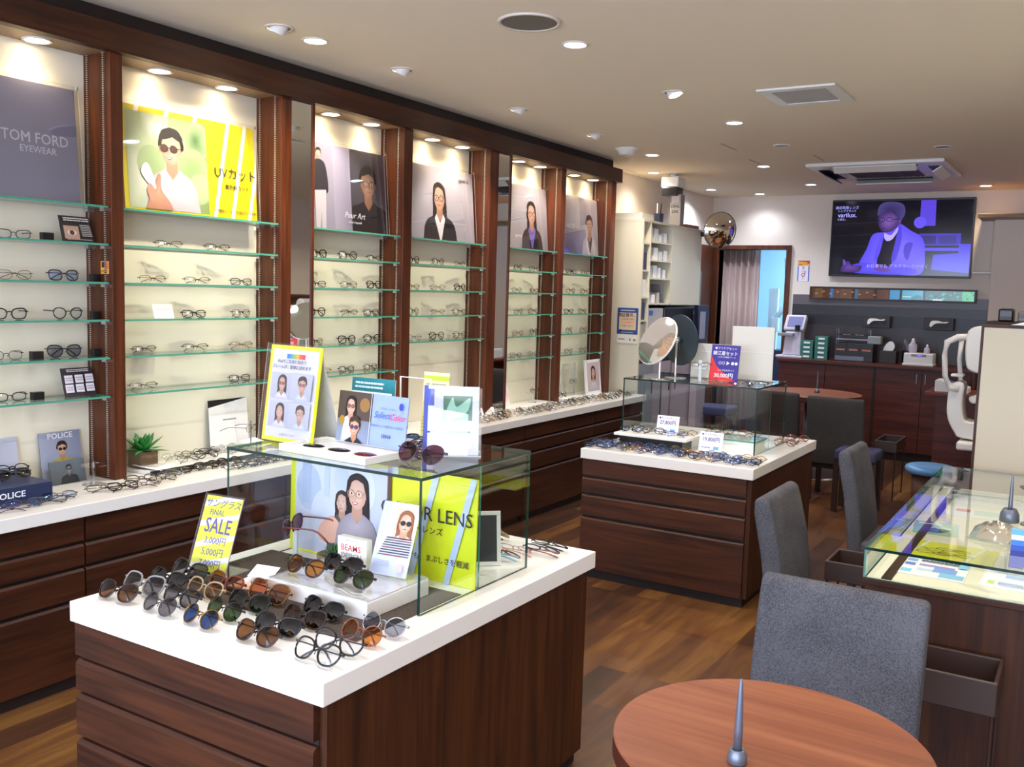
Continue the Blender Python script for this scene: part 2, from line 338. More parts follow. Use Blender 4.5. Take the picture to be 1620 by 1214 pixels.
# ------------------------------------------------------------------ the room
CZ, YB, XW = 2.547, 9.85, -3.60          # ceiling height, back wall, left wall
def floor_mat():
    m = pm('wood_plank_floor', '#6b3a20', .3, spec=.45); N, L = nodes(m)
    v = coords(m, (1, 1, 1), rotz=PI/2-.0)
    br = N.new('ShaderNodeTexBrick'); br.offset = .37; br.offset_frequency = 2
    for k, x in (('Scale', 1), ('Mortar Size', .0012), ('Mortar Smooth', .2), ('Bias', 0), ('Brick Width', .9), ('Row Height', .125)): br.inputs[k].default_value = x
    br.inputs['Color1'].default_value = (0, 0, 0, 1); br.inputs['Color2'].default_value = (1, 1, 1, 1); br.inputs['Mortar'].default_value = (.25, .25, .25, 1)
    L.new(v, br.inputs['Vector'])
    n = N.new('ShaderNodeTexNoise'); n.inputs['Scale'].default_value = 1; n.inputs['Detail'].default_value = 7; n.inputs['Distortion'].default_value = 1.2
    L.new(coords(m, (16, 2.2, 1)), n.inputs['Vector'])
    n2 = N.new('ShaderNodeTexNoise'); n2.inputs['Scale'].default_value = 1; n2.inputs['Detail'].default_value = 3
    L.new(coords(m, (5, 1.0, 1)), n2.inputs['Vector'])
    a = N.new('ShaderNodeMath'); a.operation = 'MULTIPLY_ADD'; a.inputs[1].default_value = .3; L.new(br.outputs['Color'], a.inputs[0])
    b = N.new('ShaderNodeMath'); b.operation = 'MULTIPLY'; b.inputs[1].default_value = .4; L.new(n.outputs['Fac'], b.inputs[0]); L.new(b.outputs[0], a.inputs[2])
    c = N.new('ShaderNodeMath'); c.operation = 'MULTIPLY_ADD'; c.inputs[1].default_value = .3; L.new(n2.outputs['Fac'], c.inputs[0]); L.new(a.outputs[0], c.inputs[2])
    L.new(ramp(m, c.outputs[0], [(.3, '#36241a'), (.45, '#4e3120'), (.6, '#684425'), (.74, '#805c2f')]), N['Principled BSDF'].inputs['Base Color'])
    return m
FLOOR = floor_mat()
struct('floor', MB().box(-3.7, 3.0, -2.6, 12.2, -.1, 0), FLOOR)
struct('ceiling', MB().box(-3.7, 3.0, -2.6, 9.9, CZ, CZ+.1), CEIL)
struct('wall_left', MB().box(XW-.1, XW, -2.6, YB, 0, CZ), WALLP)
struct('wall_right', MB().box(1.9, 2.0, -2.6, 12.2, 0, CZ), WALLP)
# back wall with the opening to the exam room
OX0, OX1, OZ = -3.50, -2.735, 2.035
mb = MB(); mb.box(XW, OX0, YB, YB+.12, 0, CZ); mb.box(OX0, OX1, YB, YB+.12, OZ, CZ); mb.box(OX1, 3.0, YB, YB+.12, 0, CZ)
struct('wall_back', mb, WALLP)
mb = MB(); mb.box(OX1-.045, OX1+.005, YB-.03, YB+.13, 0, OZ+.005); mb.box(OX0-.08, OX1-.045, YB-.03, YB+.13, OZ-.04, OZ+.005); mb.box(OX0-.08, OX0, YB-.03, YB+.13, 0, OZ-.04)
struct('door_1', mb, WPIL, bevel=.004)
# wooden sliding door leaf against the left wall just before the corner
dr = MB().box(XW+.005, XW+.05, 9.15, 9.80, 0, 2.03).build('door_2', WPIL, bevel=.003); dr['kind'] = 'structure'
MB().box(XW+.05, XW+.054, 9.36, 9.46, .1, 1.75).build('glass_strip', pm('frosted_strip', '#6f7c7e', .3), dr)
MB().box(XW+.05, XW+.07, 9.66, 9.68, .9, 1.15).build('door_handle', CHROME, dr)
# exam room beyond
EX = pm('exam_room_wall', '#b4d0e2', .8)
struct('wall_exam', MB().box(-4.2, -1.2, 12.1, 12.2, 0, 2.6).box(-1.3, -1.2, 9.97, 12.1, 0, 2.6).box(-4.2, -4.1, 9.97, 12.1, 0, 2.6).box(-4.1, -3.7, YB+.1, YB+.12, 0, 2.6), EX)
struct('trim_exam_ceiling', MB().box(-4.2, -1.2, 9.97, 12.2, 2.6, 2.65), EX)
# front of the shop: piers and a head above the glazed opening
struct('wall_front', MB().box(-3.7, -3.45, -2.6, -2.5, 0, CZ).box(2.2, 3.0, -2.6, -2.5, 0, CZ).box(-3.45, 2.2, -2.6, -2.5, 2.45, CZ), WALLP)
# ledge and shelf recess to the side of the television
struct('trim_ledge', MB().box(-.98, 3.0, 9.45, YB, 2.262, 2.3), wood('ledge_wood', '#6e5436', '#8a6b47', '#9b7b55', 'x'), bevel=.003)
struct('trim_pier', MB().box(-.86, 3.0, 9.70, YB, 0, 2.262), WALLP)
struct('baseboard_back', MB().box(-2.735, -.86, YB-.012, YB, 0, .07), WDK)

# ------------------------------------------------------------------ left wall display
XP, XBK = -3.323, -3.49
PIL = [(1.395, 1.445), (2.355, 2.41), (3.262, 3.328), (4.186, 4.262), (5.056, 5.155), (5.985, 6.055), (6.80, 6.885)]
BAYS = [(1.445, 2.355), (2.41, 3.262), (3.48, 4.186), (4.262, 5.056), (5.315, 5.985), (6.055, 6.80)]
SOF, CTZ = 2.372, .686
du = thing('display_shelving', 'tall walnut display shelving with six bays under a cornice, behind the white counter', 'display unit', (-3.45, 4.2, CTZ))
for a, b in PIL:
    MB().box(XBK-.02, XP, a, b, CTZ, SOF).build('upright', WPIL, du, bevel=.002)
for a, b in BAYS:
    MB().box(XBK-.02, XBK, a, b, CTZ, SOF).build('back_panel', CREAM, du)
MB().box(XP-.02, XP+.028, 1.3, 6.93, SOF, 2.476).build('cornice', WY, du, bevel=.002)
MB().box(XBK-.02, XP-.02, 1.3, 6.90, SOF, SOF+.02).build('soffit', pm('soffit_laminate', '#8c7458', .5), du)
MB().box(XBK-.02, XP-.045, 1.3, 6.90, SOF+.02, CZ-.002).build('shadow_gap_board', WDK, du)  # dark board stands in for the shadow gap above the cornice
for a, b in ((3.328, 3.466), (5.155, 5.295)):
    MB().box(XP-.03, XP-.004, a, b, CTZ, SOF).build('mirror_panel', [MIRROR], du)
    MB().box(XP-.04, XP+.002, b, b+.016, CTZ, SOF).build('mirror_trim', WPIL, du)
slot = pm('slotted_standard', '#b9b3a6', .35, .6); N, L = nodes(slot)
wv = N.new('ShaderNodeTexWave'); wv.bands_direction = 'Z'; wv.inputs['Scale'].default_value = 38; L.new(coords(slot, (1, 1, 1)), wv.inputs['Vector'])
L.new(ramp(slot, wv.outputs['Fac'], [(.35, '#4a382e'), (.5, '#b9b2a4')]), N['Principled BSDF'].inputs['Base Color'])
for (a, b) in BAYS:
    for xx in (XBK+.02, XP-.045):
        MB().box(xx, xx+.009, b-.004, b, CTZ+.01, SOF).build('slotted_standard', slot, du)
        MB().box(xx, xx+.009, a, a+.004, CTZ+.01, SOF).build('slotted_standard', slot, du)
# counter top in front of the whole wall
o = MB().box(XBK, -3.05, .9, 7.02, .638, CTZ).build('long_countertop', WHITE, bevel=.003)
tag(o, 'long white countertop running below the glass wall shelves', 'countertop')
DR = [(.548, .632, 0), (.457, .534, .0), (.338, .443, .0), (.05, .322, 0)]
def drawer_bank(name, x0, x1, y0, y1, face, label, group=None, zt=.638, wx=None):
    """walnut body with four stacked fronts; FACE: '+x', '-y' or '+-y' says where the fronts are"""
    c = thing(name, label, 'cabinet', ((x0+x1)/2, (y0+y1)/2, 0), group=group)
    wf = WY if face == '+x' else WX
    g = .02
    xs0, xs1, ys0, ys1 = x0, x1, y0, y1
    if face == '+x': xs1 = x1-g
    if '-y' in face: ys0 = y0+g
    if '+-' in face: ys1 = y1-g
    MB().box(xs0, xs1, ys0, ys1, .045, zt).build('body', WZ, c)
    MB().box(x0+.02, x1-.02, y0+.025, y1-.025, 0, .045).build('plinth', WDK, c)
    for z0, z1, _ in DR:
        z1 = min(z1, zt-.001); ch = .009 if z1 < .6 else .0005
        if face == '+x': MB().prism([(x1-g, z0), (x1, z0), (x1, z1-ch), (x1-ch, z1), (x1-g, z1)], y0+.002, y1-.002, 'y').build('drawer', wf, c)
        if '-y' in face: MB().prism([(y0+g, z0), (y0, z0), (y0, z1-ch), (y0+ch, z1), (y0+g, z1)], x0, x1-.02, 'x').build('drawer', wf, c)
        if '+-' in face: MB().prism([(y1-g, z0), (y1, z0), (y1, z1-ch), (y1-ch, z1), (y1-g, z1)], x0, x1-.02, 'x').build('drawer', wf, c)
    if face == '+x':
        for z in (.541, .450, .330): MB().box(x1-g-.001, x1-g+.002, y0+.002, y1-.002, z-.0069, z+.0069).build('finger_groove', WDK, c)
    if '-y' in face:   # the dark finger grooves between the fronts
        for z in (.541, .450, .330): MB().box(x0, x1-.02, y0+g-.002, y0+g+.001, z-.0069, z+.0069).build('finger_groove', WDK, c)
    return c
for i, (a, b, nm) in enumerate(((.95, 2.05, 'in front of the navy sunglasses riser'), (2.05, 3.05, 'below the potted plant and the tray of glasses'), (3.05, 4.15, 'hidden behind the sunglasses island'), (4.15, 5.15, 'between the two display islands'), (5.15, 6.15, 'opposite the glass case with two mirrors'), (6.15, 7.0, 'at the end by the white bookcase'))):
    drawer_bank('drawer_cabinet', XBK, -3.07, a+.002, b-.002, '+x', 'walnut drawer cabinet under the white counter, ' + nm, 'wall counter drawer cabinets')
# glass shelves
SZ = [1.781, 1.634, 1.483, 1.335, 1.185, 1.03]
BN = ['grey lettered poster', 'yellow sunglasses poster', 'two-men poster', 'bob-haired woman poster', 'long-haired woman poster', 'man-in-white poster']
ORD = ['top', 'second', 'third', 'fourth', 'fifth', 'lowest']
for bi, (a, b) in enumerate(BAYS):
    for si, z in enumerate(SZ):
        if bi == 3 and si == 5: continue
        ordn = ORD[si] if not (bi == 3 and si == 4) else 'lowest'
        s = thing('glass_shelf', '%s green-edged glass shelf in the bay of the %s' % (ordn, BN[bi]), 'shelf', (-3.44, (a+b)/2, z-.008), group='green-edged glass wall shelves')
        MB().box(XBK+.003, XP-.012, a+.003, b-.006, z-.008, z, 0, edge=1).build('glass_pane', [GLASS, GEDGE], s)
        for y in (a+.001, b-.018):
            for x in (XBK+.015, XP-.05): MB().box(x, x+.025, y, y+.017, z-.02, z-.0085).build('bracket', CHROME, s)

# ------------------------------------------------------------------ lamps
def spot(name, loc, parent, power, col, size=110, blend=.8, aim=None, r=.03):
    l = bpy.data.lights.new(name, 'SPOT'); l.energy = power; l.color = col; l.spot_size = math.radians(size); l.spot_blend = blend; l.shadow_soft_size = r
    o = bpy.data.objects.new(name, l); COL.objects.link(o); o.parent = parent; o.location = Vector(loc)-parent.location
    if aim is not None: o.rotation_euler = (Vector(aim)-Vector(loc)).to_track_quat('-Z', 'Y').to_euler()
    return o
WARM, NEUT, COOL = (1, .74, .46), (1, .86, .70), (.80, .88, 1.0)
E_WARM = emis('warm_lamp_glow', '#ffe6c4', 9); E_NEUT = emis('neutral_lamp_glow', '#fff2e0', 8); E_COOL = emis('cool_lamp_glow', '#dbe6ff', 7); E_OFF = pm('unlit_lamp', '#77716c', .4)
RINGM = pm('lamp_trim', '#ddd6cc', .4)
SFL = [(0, 1.74), (0, 2.12), (1, 2.66), (1, 3.02), (2, 3.70), (2, 4.02), (3, 4.57), (3, 4.88), (4, 5.55), (4, 5.84), (5, 6.35), (5, 6.66)]
for k, (bi, y) in enumerate(SFL):
    t = thing('cornice_downlight', 'round warm downlight in the cornice above the %s, the one %s' % (BN[bi], 'towards the window' if k % 2 == 0 else 'towards the television'), 'downlight', (-3.42, y, SOF-.006), group='warm downlights in the wall cornice')
    MB().lathe([(.045, .006), (.052, .006), (.052, 0), (.043, 0), (.043, .003)], (-3.42, y, SOF-.006), ring=True).build('trim_ring', RINGM, t, smooth=False)
    MB().lathe([(0, .0035), (.043, .0035), (.043, .005), (0, .005)], (-3.42, y, SOF-.006)).build('lamp_lens', E_WARM, t)
    spot('lamp_light', (-3.42, y, SOF-.02), t, 3.2, WARM, 125, 1.0)
def downlight(x, y, kind, label, power=26, col=NEUT):
    t = thing('ceiling_downlight', label, 'downlight', (x, y, CZ-.006), group='small round ceiling downlights')
    em = {'warm': E_NEUT, 'cool': E_COOL, 'off': E_OFF}[kind]
    MB().lathe([(.048, .006), (.058, .006), (.058, .002), (.05, 0), (.046, .003)], (x, y, CZ-.006), ring=True).build('trim_ring', RINGM, t)
    MB().lathe([(0, .0035), (.047, .0035), (.047, .005), (0, .005)], (x, y, CZ-.006)).build('lamp_lens', em, t)
    if kind != 'off': spot('lamp_light', (x, y, CZ-.02), t, power, col, 140, 1.0)
    return t
def gimbal(x, y, label, tx, power=20, lit=True):
    t = thing('adjustable_downlight', label, 'downlight', (x, y, CZ-.006), group='white swivel ceiling spotlights')
    MB().lathe([(.048, .006), (.06, .006), (.06, .002), (.05, 0), (.046, .003)], (x, y, CZ-.006), ring=True).build('trim_ring', RINGM, t)
    MB().lathe([(0, .0035), (.047, .0035), (.047, .005), (0, .005)], (x, y, CZ-.006)).build('dark_well', pm('lamp_well', '#3a3530', .7), t)
    ax = Vector((tx, 0, -1.0)).normalized(); c = Vector((x, y, CZ+.012)); u = Vector((0, 1, 0)); v = ax.cross(u).normalized()
    def cap(r, d): return [c+ax*d+u*math.cos(2*PI*i/20)*r+v*math.sin(2*PI*i/20)*r for i in range(20)]
    A, B_, = cap(.043, -.02), cap(.037, .03)
    mb = MB(); mb.add([tuple(p) for p in A+B_], [(i, (i+1) % 20, 20+(i+1) % 20, 20+i) for i in range(20)]); mb.build('swivel_head', WHITEP, t, smooth=True)
    mb = MB(); mb.add([tuple(p) for p in cap(.034, .0295)+cap(.034, .028)], [tuple(range(20)), tuple(range(20, 40))]+[(i, (i+1) % 20, 20+(i+1) % 20, 20+i) for i in range(20)]); mb.build('lamp_lens', E_NEUT if lit else E_OFF, t)
    if lit: spot('lamp_light', c+ax*.045, t, power, NEUT, 70, .7, aim=c+ax*3)
    return t
for y, where in ((2.885, 'by the yellow poster bay'), (3.696, 'in front of the two-men poster'), (4.781, 'in front of the bob-haired woman poster'), (5.76, 'in front of the long-haired woman poster')):
    gimbal(-2.955, y, 'white swivel ceiling spotlight tilted to the wall shelves, '+where, -.62, 30)
gimbal(-1.963, 4.701, 'dim swivel ceiling spotlight above the glass case with the two mirrors', .4, 26)
downlight(-2.963, 3.104, 'warm', 'bright warm ceiling downlight beside the first swivel spotlight', 26)
downlight(-1.977, 3.637, 'cool', 'cool white ceiling downlight just beyond the round ceiling speaker', 42, (.93, .94, 1))
downlight(-2.956, 6.718, 'warm', 'warm ceiling downlight beside the domed smoke detector', 26)
downlight(-1.959, 5.654, 'cool', 'cool ceiling downlight before the unlit one, over the second island', 32, (.95, .95, 1))
downlight(-1.943, 6.607, 'off', 'unlit dark ceiling downlight over the dark chairs')
downlight(-3.364, 7.689, 'warm', 'warm ceiling downlight above the white bookcase top', 9)
downlight(-2.372, 7.597, 'cool', 'cool ceiling downlight beside the air conditioner', 34, COOL)
downlight(-2.34, 8.943, 'cool', 'cool ceiling downlight in front of the television', 26, COOL)
downlight(-3.354, 9.092, 'cool', 'cool ceiling downlight above the curtained doorway', 34, COOL)
downlight(-3.02, 9.60, 'cool', 'cool ceiling downlight tight against the back wall', 9, COOL)
downlight(-.975, 7.032, 'off', 'unlit ceiling downlight on the far side of the air conditioner')
downlight(-.934, 9.45, 'warm', 'bright warm ceiling downlight beyond the corner of the television', 14, WARM)
downlight(-.97, 2.9, 'warm', 'ceiling downlight above the grey chairs', 22)
downlight(-1.50, 1.45, 'cool', 'ceiling downlight above the sunglasses on the first island', 22, (.93, .95, 1))
downlight(-1.98, 1.75, 'cool', 'ceiling downlight above the yellow framed sign', 12, (.93, .95, 1))
downlight(-.30, 3.6, 'warm', 'ceiling downlight above the glass desk', 22)
downlight(.9, 2.6, 'warm', 'added unseen ceiling downlight beyond the glass desk', 40)  # added out of view to put light on the right wall
downlight(-.4, .9, 'warm', 'ceiling downlight above the round wooden table', 18)
downlight(.7, 6.3, 'warm', 'added unseen ceiling downlight over the tall walnut counter', 40)  # added out of view to brighten what the mirror panels reflect
downlight(.7, 8.6, 'warm', 'added unseen ceiling downlight at the far end of the side desk', 40)  # added lamp out of view, lifts the back area and mirror reflections
downlight(-.2, 5.6, 'warm', 'ceiling downlight above the blue stool', 26)
# speaker, return-air vent, air conditioner, smoke detector, camera
t = thing('ceiling_speaker', 'round grey mesh ceiling speaker with a pale ring', 'speaker', (-1.98, 3.26, CZ-.008))
MB().lathe([(.112, .008), (.125, .008), (.123, .001), (.112, 0), (.11, .004)], (-1.98, 3.26, CZ-.008), 40, ring=True).build('outer_ring', RINGM, t, smooth=True)
MB().lathe([(0, .001), (.111, .003), (.111, .005), (0, .005)], (-1.98, 3.26, CZ-.008), 40).build('mesh_cover', pm('speaker_mesh', '#6f6861', .7), t)
t = thing('ceiling_vent', 'square ceiling air vent with a pale frame and a grey grille', 'vent', (-1.36, 5.02, CZ-.012))
mb = MB(); x0, x1, y0, y1 = -1.56, -1.17, 4.80, 5.24
mb.box(x0, x1, y0, y0+.06, CZ-.012, CZ-.001).box(x0, x1, y1-.06, y1, CZ-.012, CZ-.001).box(x0, x0+.06, y0+.06, y1-.06, CZ-.012, CZ-.001).box(x1-.06, x1, y0+.06, y1-.06, CZ-.012, CZ-.001)
mb.build('frame', WHITEP, t, bevel=.003)
mb = MB(); mb.box(x0+.06, x1-.06, y0+.06, y1-.06, CZ-.004, CZ-.001)
for i in range(22): yy = y0+.068+i*.0142; mb.box(x0+.06, x1-.06, yy, yy+.005, CZ-.009, CZ-.004)
mb.build('grille', pm('vent_grille', '#a29a90', .6), t)
t = thing('air_conditioner', 'square white ceiling cassette air conditioner with open dark flaps', 'air conditioner', (-1.53, 8.05, CZ-.03))
x0, x1, y0, y1 = -2.03, -1.03, 7.55, 8.55
MB().box(x0, x1, y0, y1, CZ-.03, CZ-.001).build('panel', WHITEP, t, bevel=.012)
mb = MB(); mb.box(x0+.24, x1-.24, y0+.24, y1-.24, CZ-.036, CZ-.03)
for i in range(24): xx = x0+.245+i*.0214; mb.box(xx, xx+.008, y0+.24, y1-.24, CZ-.041, CZ-.036)
mb.build('intake_grille', pm('intake_grille', '#55504c', .6), t)
sl = pm('outlet_slot', '#1d1a22', .5)
for nm, bx in (('outlet', (x0+.2, x1-.2, y0+.06, y0+.14)), ('outlet', (x0+.2, x1-.2, y1-.14, y1-.06)), ('outlet', (x0+.06, x0+.14, y0+.2, y1-.2)), ('outlet', (x1-.14, x1-.06, y0+.2, y1-.2))):
    MB().box(*bx, CZ-.034, CZ-.0295).build(nm, sl, t)
def flap(cx, cy, lx, ly, ang, axis, m):
    o = MB().box(-lx/2, lx/2, -ly/2, ly/2, -.004, .004).build('flap', m, None, loc=(0, 0, 0), world=False); o.parent = t
    o.location = (cx+1.53, cy-8.05, -.022); o.rotation_euler = (ang, 0, 0) if axis == 'x' else (0, ang, 0)
flap(-1.53, y0+.08, .6, .075, -.5, 'x', WHITEP); flap(-1.53, y1-.08, .6, .075, .5, 'x', WHITEP); flap(x0+.08, 8.05, .075, .55, .6, 'y', sl); flap(x1-.08, 8.05, .075, .55, -.6, 'y', WHITEP)
t = thing('smoke_detector', 'domed white smoke detector on the ceiling near the cornice end', 'smoke detector', (-3.0, 6.36, CZ-.05))
MB().lathe([(.045, 0), (.06, .008), (.07, .03), (.085, .042), (.085, .05), (0, .05)], (-3.0, 6.36, CZ-.05), 28).build('dome', WHITEP, t, smooth=True)
MB().lathe([(0, 0), (.03, .001), (.03, .006)], (-3.0, 6.36, CZ-.052), 20).build('sensor_cap', pm('sensor_grey', '#b6afa8', .5), t)
t = thing('security_camera', 'white box security camera with a dark front on the ceiling corner', 'camera', (-3.25, 7.85, 2.40))
MB().box(-3.33, -3.17, 7.78, 7.95, 2.43, 2.52).build('housing', WHITEP, t, bevel=.01)
MB().box(-3.32, -3.18, 7.775, 7.93, 2.355, 2.43).build('dark_cover', BLACKP, t, bevel=.008)
MB().lathe([(.03, 0), (.03, .03)], (-3.25, 7.86, 2.52)).build('ceiling_mount', WHITEP, t)
for i, (x, y) in enumerate(((-2.30, 6.55), (-1.86, 7.28), (-2.36, 7.35))):
    tag(MB().box(x-.004, x+.004, y-.16, y+.16, CZ-.003, CZ-.0005).build('ceiling_slot', pm('slot_metal', '#9a9084', .4)), ['thin ceiling access slot close to the cool downlights', 'dark short slot beside the air conditioner flap', 'thin pale slot beyond the unlit downlight'][i], 'ceiling slot')

# ------------------------------------------------------------------ spectacles
KIND = {  # lens width, height, superellipse power, bridge, rim radius, lower narrowing
    'round': (.045, .042, 2.0, .020, .0013, 0), 'boston': (.048, .041, 2.3, .020, .0022, .14), 'wellington': (.052, .039, 3.0, .018, .0025, .10),
    'rect': (.053, .030, 3.4, .018, .0019, .04), 'oval': (.051, .032, 2.3, .018, .0014, 0), 'half': (.052, .030, 3.2, .018, .0014, .05),
    'big': (.061, .052, 3.0, .015, .0026, .10), 'aviator': (.058, .048, 2.3, .017, .0013, .22), 'sround': (.052, .047, 2.0, .017, .0014, 0), 'sboston': (.056, .046, 2.6, .015, .0024, .22), 'swelli': (.058, .044, 2.9, .015, .0026, .20), 'thin': (.050, .034, 2.6, .019, .0011, .06)}
PROTO = {}
def proto(k):
    if k in PROTO: return PROTO[k]
    w_, h_, n_, br, r, nar = KIND[k]; cx = (w_+br)/2; cz = h_/2+r; zh = cz+h_*.22; hw = cx+w_/2+.006
    def outline(sg, sc=1.0, num=26):
        out = []
        for i in range(num):
            a = 2*PI*i/num; c, s_ = math.cos(a), math.sin(a)
            x = math.copysign(abs(c)**(2/n_), c)*w_/2*sc; z = math.copysign(abs(s_)**(2/n_), s_)*h_/2*sc
            if z < 0: x *= 1-nar*(-z/(h_/2))
            z += .08*h_*(x/(w_/2))*(1 if z > 0 else .2)*.6
            out.append((sg*(cx+x), .0022*((cx+x)/hw)**2*3, cz+z))
        return out
    me = {}
    mb = MB()
    for sg in (-1, 1):
        ol = outline(sg)
        if k == 'half': ol = [p for p in ol if p[2] > cz-.1*h_]; ol = sorted(ol, key=lambda p: p[0]); mb.tube(ol, r, 6)
        else: mb.tube(ol, r, 6, closed=True)
        if k in ('half',): pass
        y1 = outline(sg)[0][1]
        mb.tube([(sg*(hw-.010), y1, zh-.001), (sg*hw, y1+.001, zh), (sg*hw, y1+.006, zh)], max(r, .0018), 6)
        mb.tube([(sg*(br/2+.001), .002, cz+.003), (sg*(br/2-.002), .006, cz-.001), (sg*(br/2-.001), .007, cz-.007)], .0011, 5)
    bz = cz+h_*.16
    mb.tube([(-br/2-.001, .0005, bz-.002), (-br*.2, -.0008, bz+.0015), (br*.2, -.0008, bz+.0015), (br/2+.001, .0005, bz-.002)], max(r*.95, .0013), 6)
    if k == 'aviator': mb.tube([(-br/2-.004, .0005, bz+.010), (br/2+.004, .0005, bz+.010)], .0012, 6)
    me['frame_front'] = mb
    for nm, sg in (('lensL', -1), ('lensR', 1)):
        o1, o2 = outline(sg), outline(sg, .5); n = len(o1); m = MB()
        m.add([(x, y+.0002, z) for x, y, z in o1]+[(x, y-.0026, z) for x, y, z in o2]+[(sg*cx, -.0034, cz)], [(i, (i+1) % n, n+(i+1) % n, n+i) for i in range(n)]+[(n+i, n+(i+1) % n, 2*n) for i in range(n)])
        me[nm] = m
    rt = max(r*.9, .0014)
    me['temple'] = MB().tube([(0, 0, 0), (0, .03, .0005), (0, .075, 0), (0, .095, -.002), (0, .112, -.009), (0, .13, -zh*.62), (0, .142, -zh+rt)], [rt, rt, rt, rt*1.1, rt*1.25, rt*1.35, rt*1.2], 6)
    out = {}
    for q, m in me.items():
        d = bpy.data.meshes.new('glasses_'+q); d.from_pydata([tuple(p) for p in m.v], [], m.f); d.polygons.foreach_set('use_smooth', [True]*len(m.f)); d.materials.append(None); out[q] = d
    tg = MB().box(-.009, .009, -.0016, -.0010, -.006, .006); d = bpy.data.meshes.new('glasses_tag'); d.from_pydata([tuple(p) for p in tg.v], [], tg.f); d.materials.append(None); out['tag'] = d
    PROTO[k] = (out, cx, cz, zh, hw); return PROTO[k]
def put(mesh, name, parent, mat, loc=(0, 0, 0), rz=0):
    o = bpy.data.objects.new(name, mesh); COL.objects.link(o); o.parent = parent; o.location = loc; o.rotation_euler = (0, 0, rz)
    o.material_slots[0].link = 'OBJECT'; o.material_slots[0].material = mat; return o
def glasses(k, fm, lm, pos, yaw, label, group, pose='open', lean=0.0, price=False, tm=None, sun=False, sc=1.0, roll=0):
    if sun or lean == .62: k = {'round': 'sround', 'boston': 'sboston', 'wellington': 'swelli'}.get(k, k)
    me, cx, cz, zh, hw = proto(k)
    t = thing('sunglasses' if sun else 'eyeglasses', label, 'sunglasses' if sun else 'eyeglasses', pos, (-lean, roll, yaw), group)
    t.scale = (sc, sc, sc)
    fm = F[fm]; tm = F[tm] if tm else fm
    put(me['frame_front'], 'frame_front', t, fm)
    put(me['lensL'], 'lens', t, lm); put(me['lensR'], 'lens', t, lm)
    if pose == 'open':
        put(me['temple'], 'temple', t, tm, (-hw, .008, zh), -.05); put(me['temple'], 'temple', t, tm, (hw, .008, zh), .05)
    else:
        a_ = put(me['temple'], 'temple', t, tm, (-hw+.002, .0085, zh), -PI/2+.03); b_ = put(me['temple'], 'temple', t, tm, (hw-.002, .014, zh-.002), PI/2-.02); a_.scale = b_.scale = (1, .80, .82)
    if price: put(me['tag'], 'price_tag', t, PAPER, (-cx, 0, cz+.002))
    return t
LN = {L_CLEAR: 'clear', L_BLUE: 'blue-coated', L_DEMO: 'clear'}
KN = {'round': 'round', 'boston': 'rounded', 'wellington': 'squarish', 'rect': 'rectangular', 'oval': 'oval', 'half': 'half-rim', 'big': 'large', 'aviator': 'aviator', 'thin': 'thin-wired', 'sround': 'round', 'sboston': 'rounded', 'swelli': 'squarish'}
SHELF = {0: {1: [2.031], 2: [2.033, 2.232], 3: [2.007, 2.245], 4: [1.992, 2.228], 5: [2.003]},
 1: {1: [2.725, 2.992], 2: [2.642, 2.877, 3.135], 3: [2.859, 3.135], 4: [2.598, 2.865, 3.135], 5: [2.59, 3.126]},
 2: {1: [3.65, 3.88, 4.10], 2: [3.64, 3.89, 4.10], 3: [3.64, 3.90, 4.08], 4: [3.64, 3.88, 4.09], 5: [3.68, 3.88, 4.08]},
 3: {1: [4.45, 4.70, 4.93], 2: [4.45, 4.70, 4.94], 3: [4.46, 4.71, 4.94], 4: [4.47, 4.70, 4.95]},
 4: {1: [5.43, 5.64, 5.87], 2: [5.44, 5.63, 5.87], 3: [5.45, 5.66, 5.87], 4: [5.45, 5.66, 5.88], 5: [5.44, 5.64, 5.88]},
 5: {1: [6.18, 6.42, 6.65], 2: [6.18, 6.42, 6.66], 3: [6.40, 6.63], 4: [6.18, 6.42, 6.66], 5: [6.18, 6.42, 6.66]}}
STY = {0: [('rect', 'gunmetal'), ('thin', 'bronze'), ('wellington', 'gunmetal'), ('wellington', 'black'), ('boston', 'matte black'), ('thin', 'black'), ('boston', 'matte black'), ('rect', 'matte black')],
 1: [('half', 'gunmetal'), ('half', 'black'), ('half', 'bronze'), ('half', 'gunmetal'), ('rect', 'gunmetal'), ('rect', 'black'), ('thin', 'black')],
 2: [('wellington', 'black'), ('boston', 'black'), ('half', 'black'), ('rect', 'gunmetal'), ('thin', 'black')],
 3: [('boston', 'black'), ('round', 'tortoise'), ('half', 'silver'), ('thin', 'gold'), ('oval', 'silver')],
 4: [('oval', 'rose'), ('round', 'dark brown'), ('thin', 'gunmetal'), ('thin', 'purple'), ('oval', 'silver')],
 5: [('round', 'bronze'), ('rect', 'matte black'), ('thin', 'rose'), ('oval', 'silver'), ('round', 'gold')]}
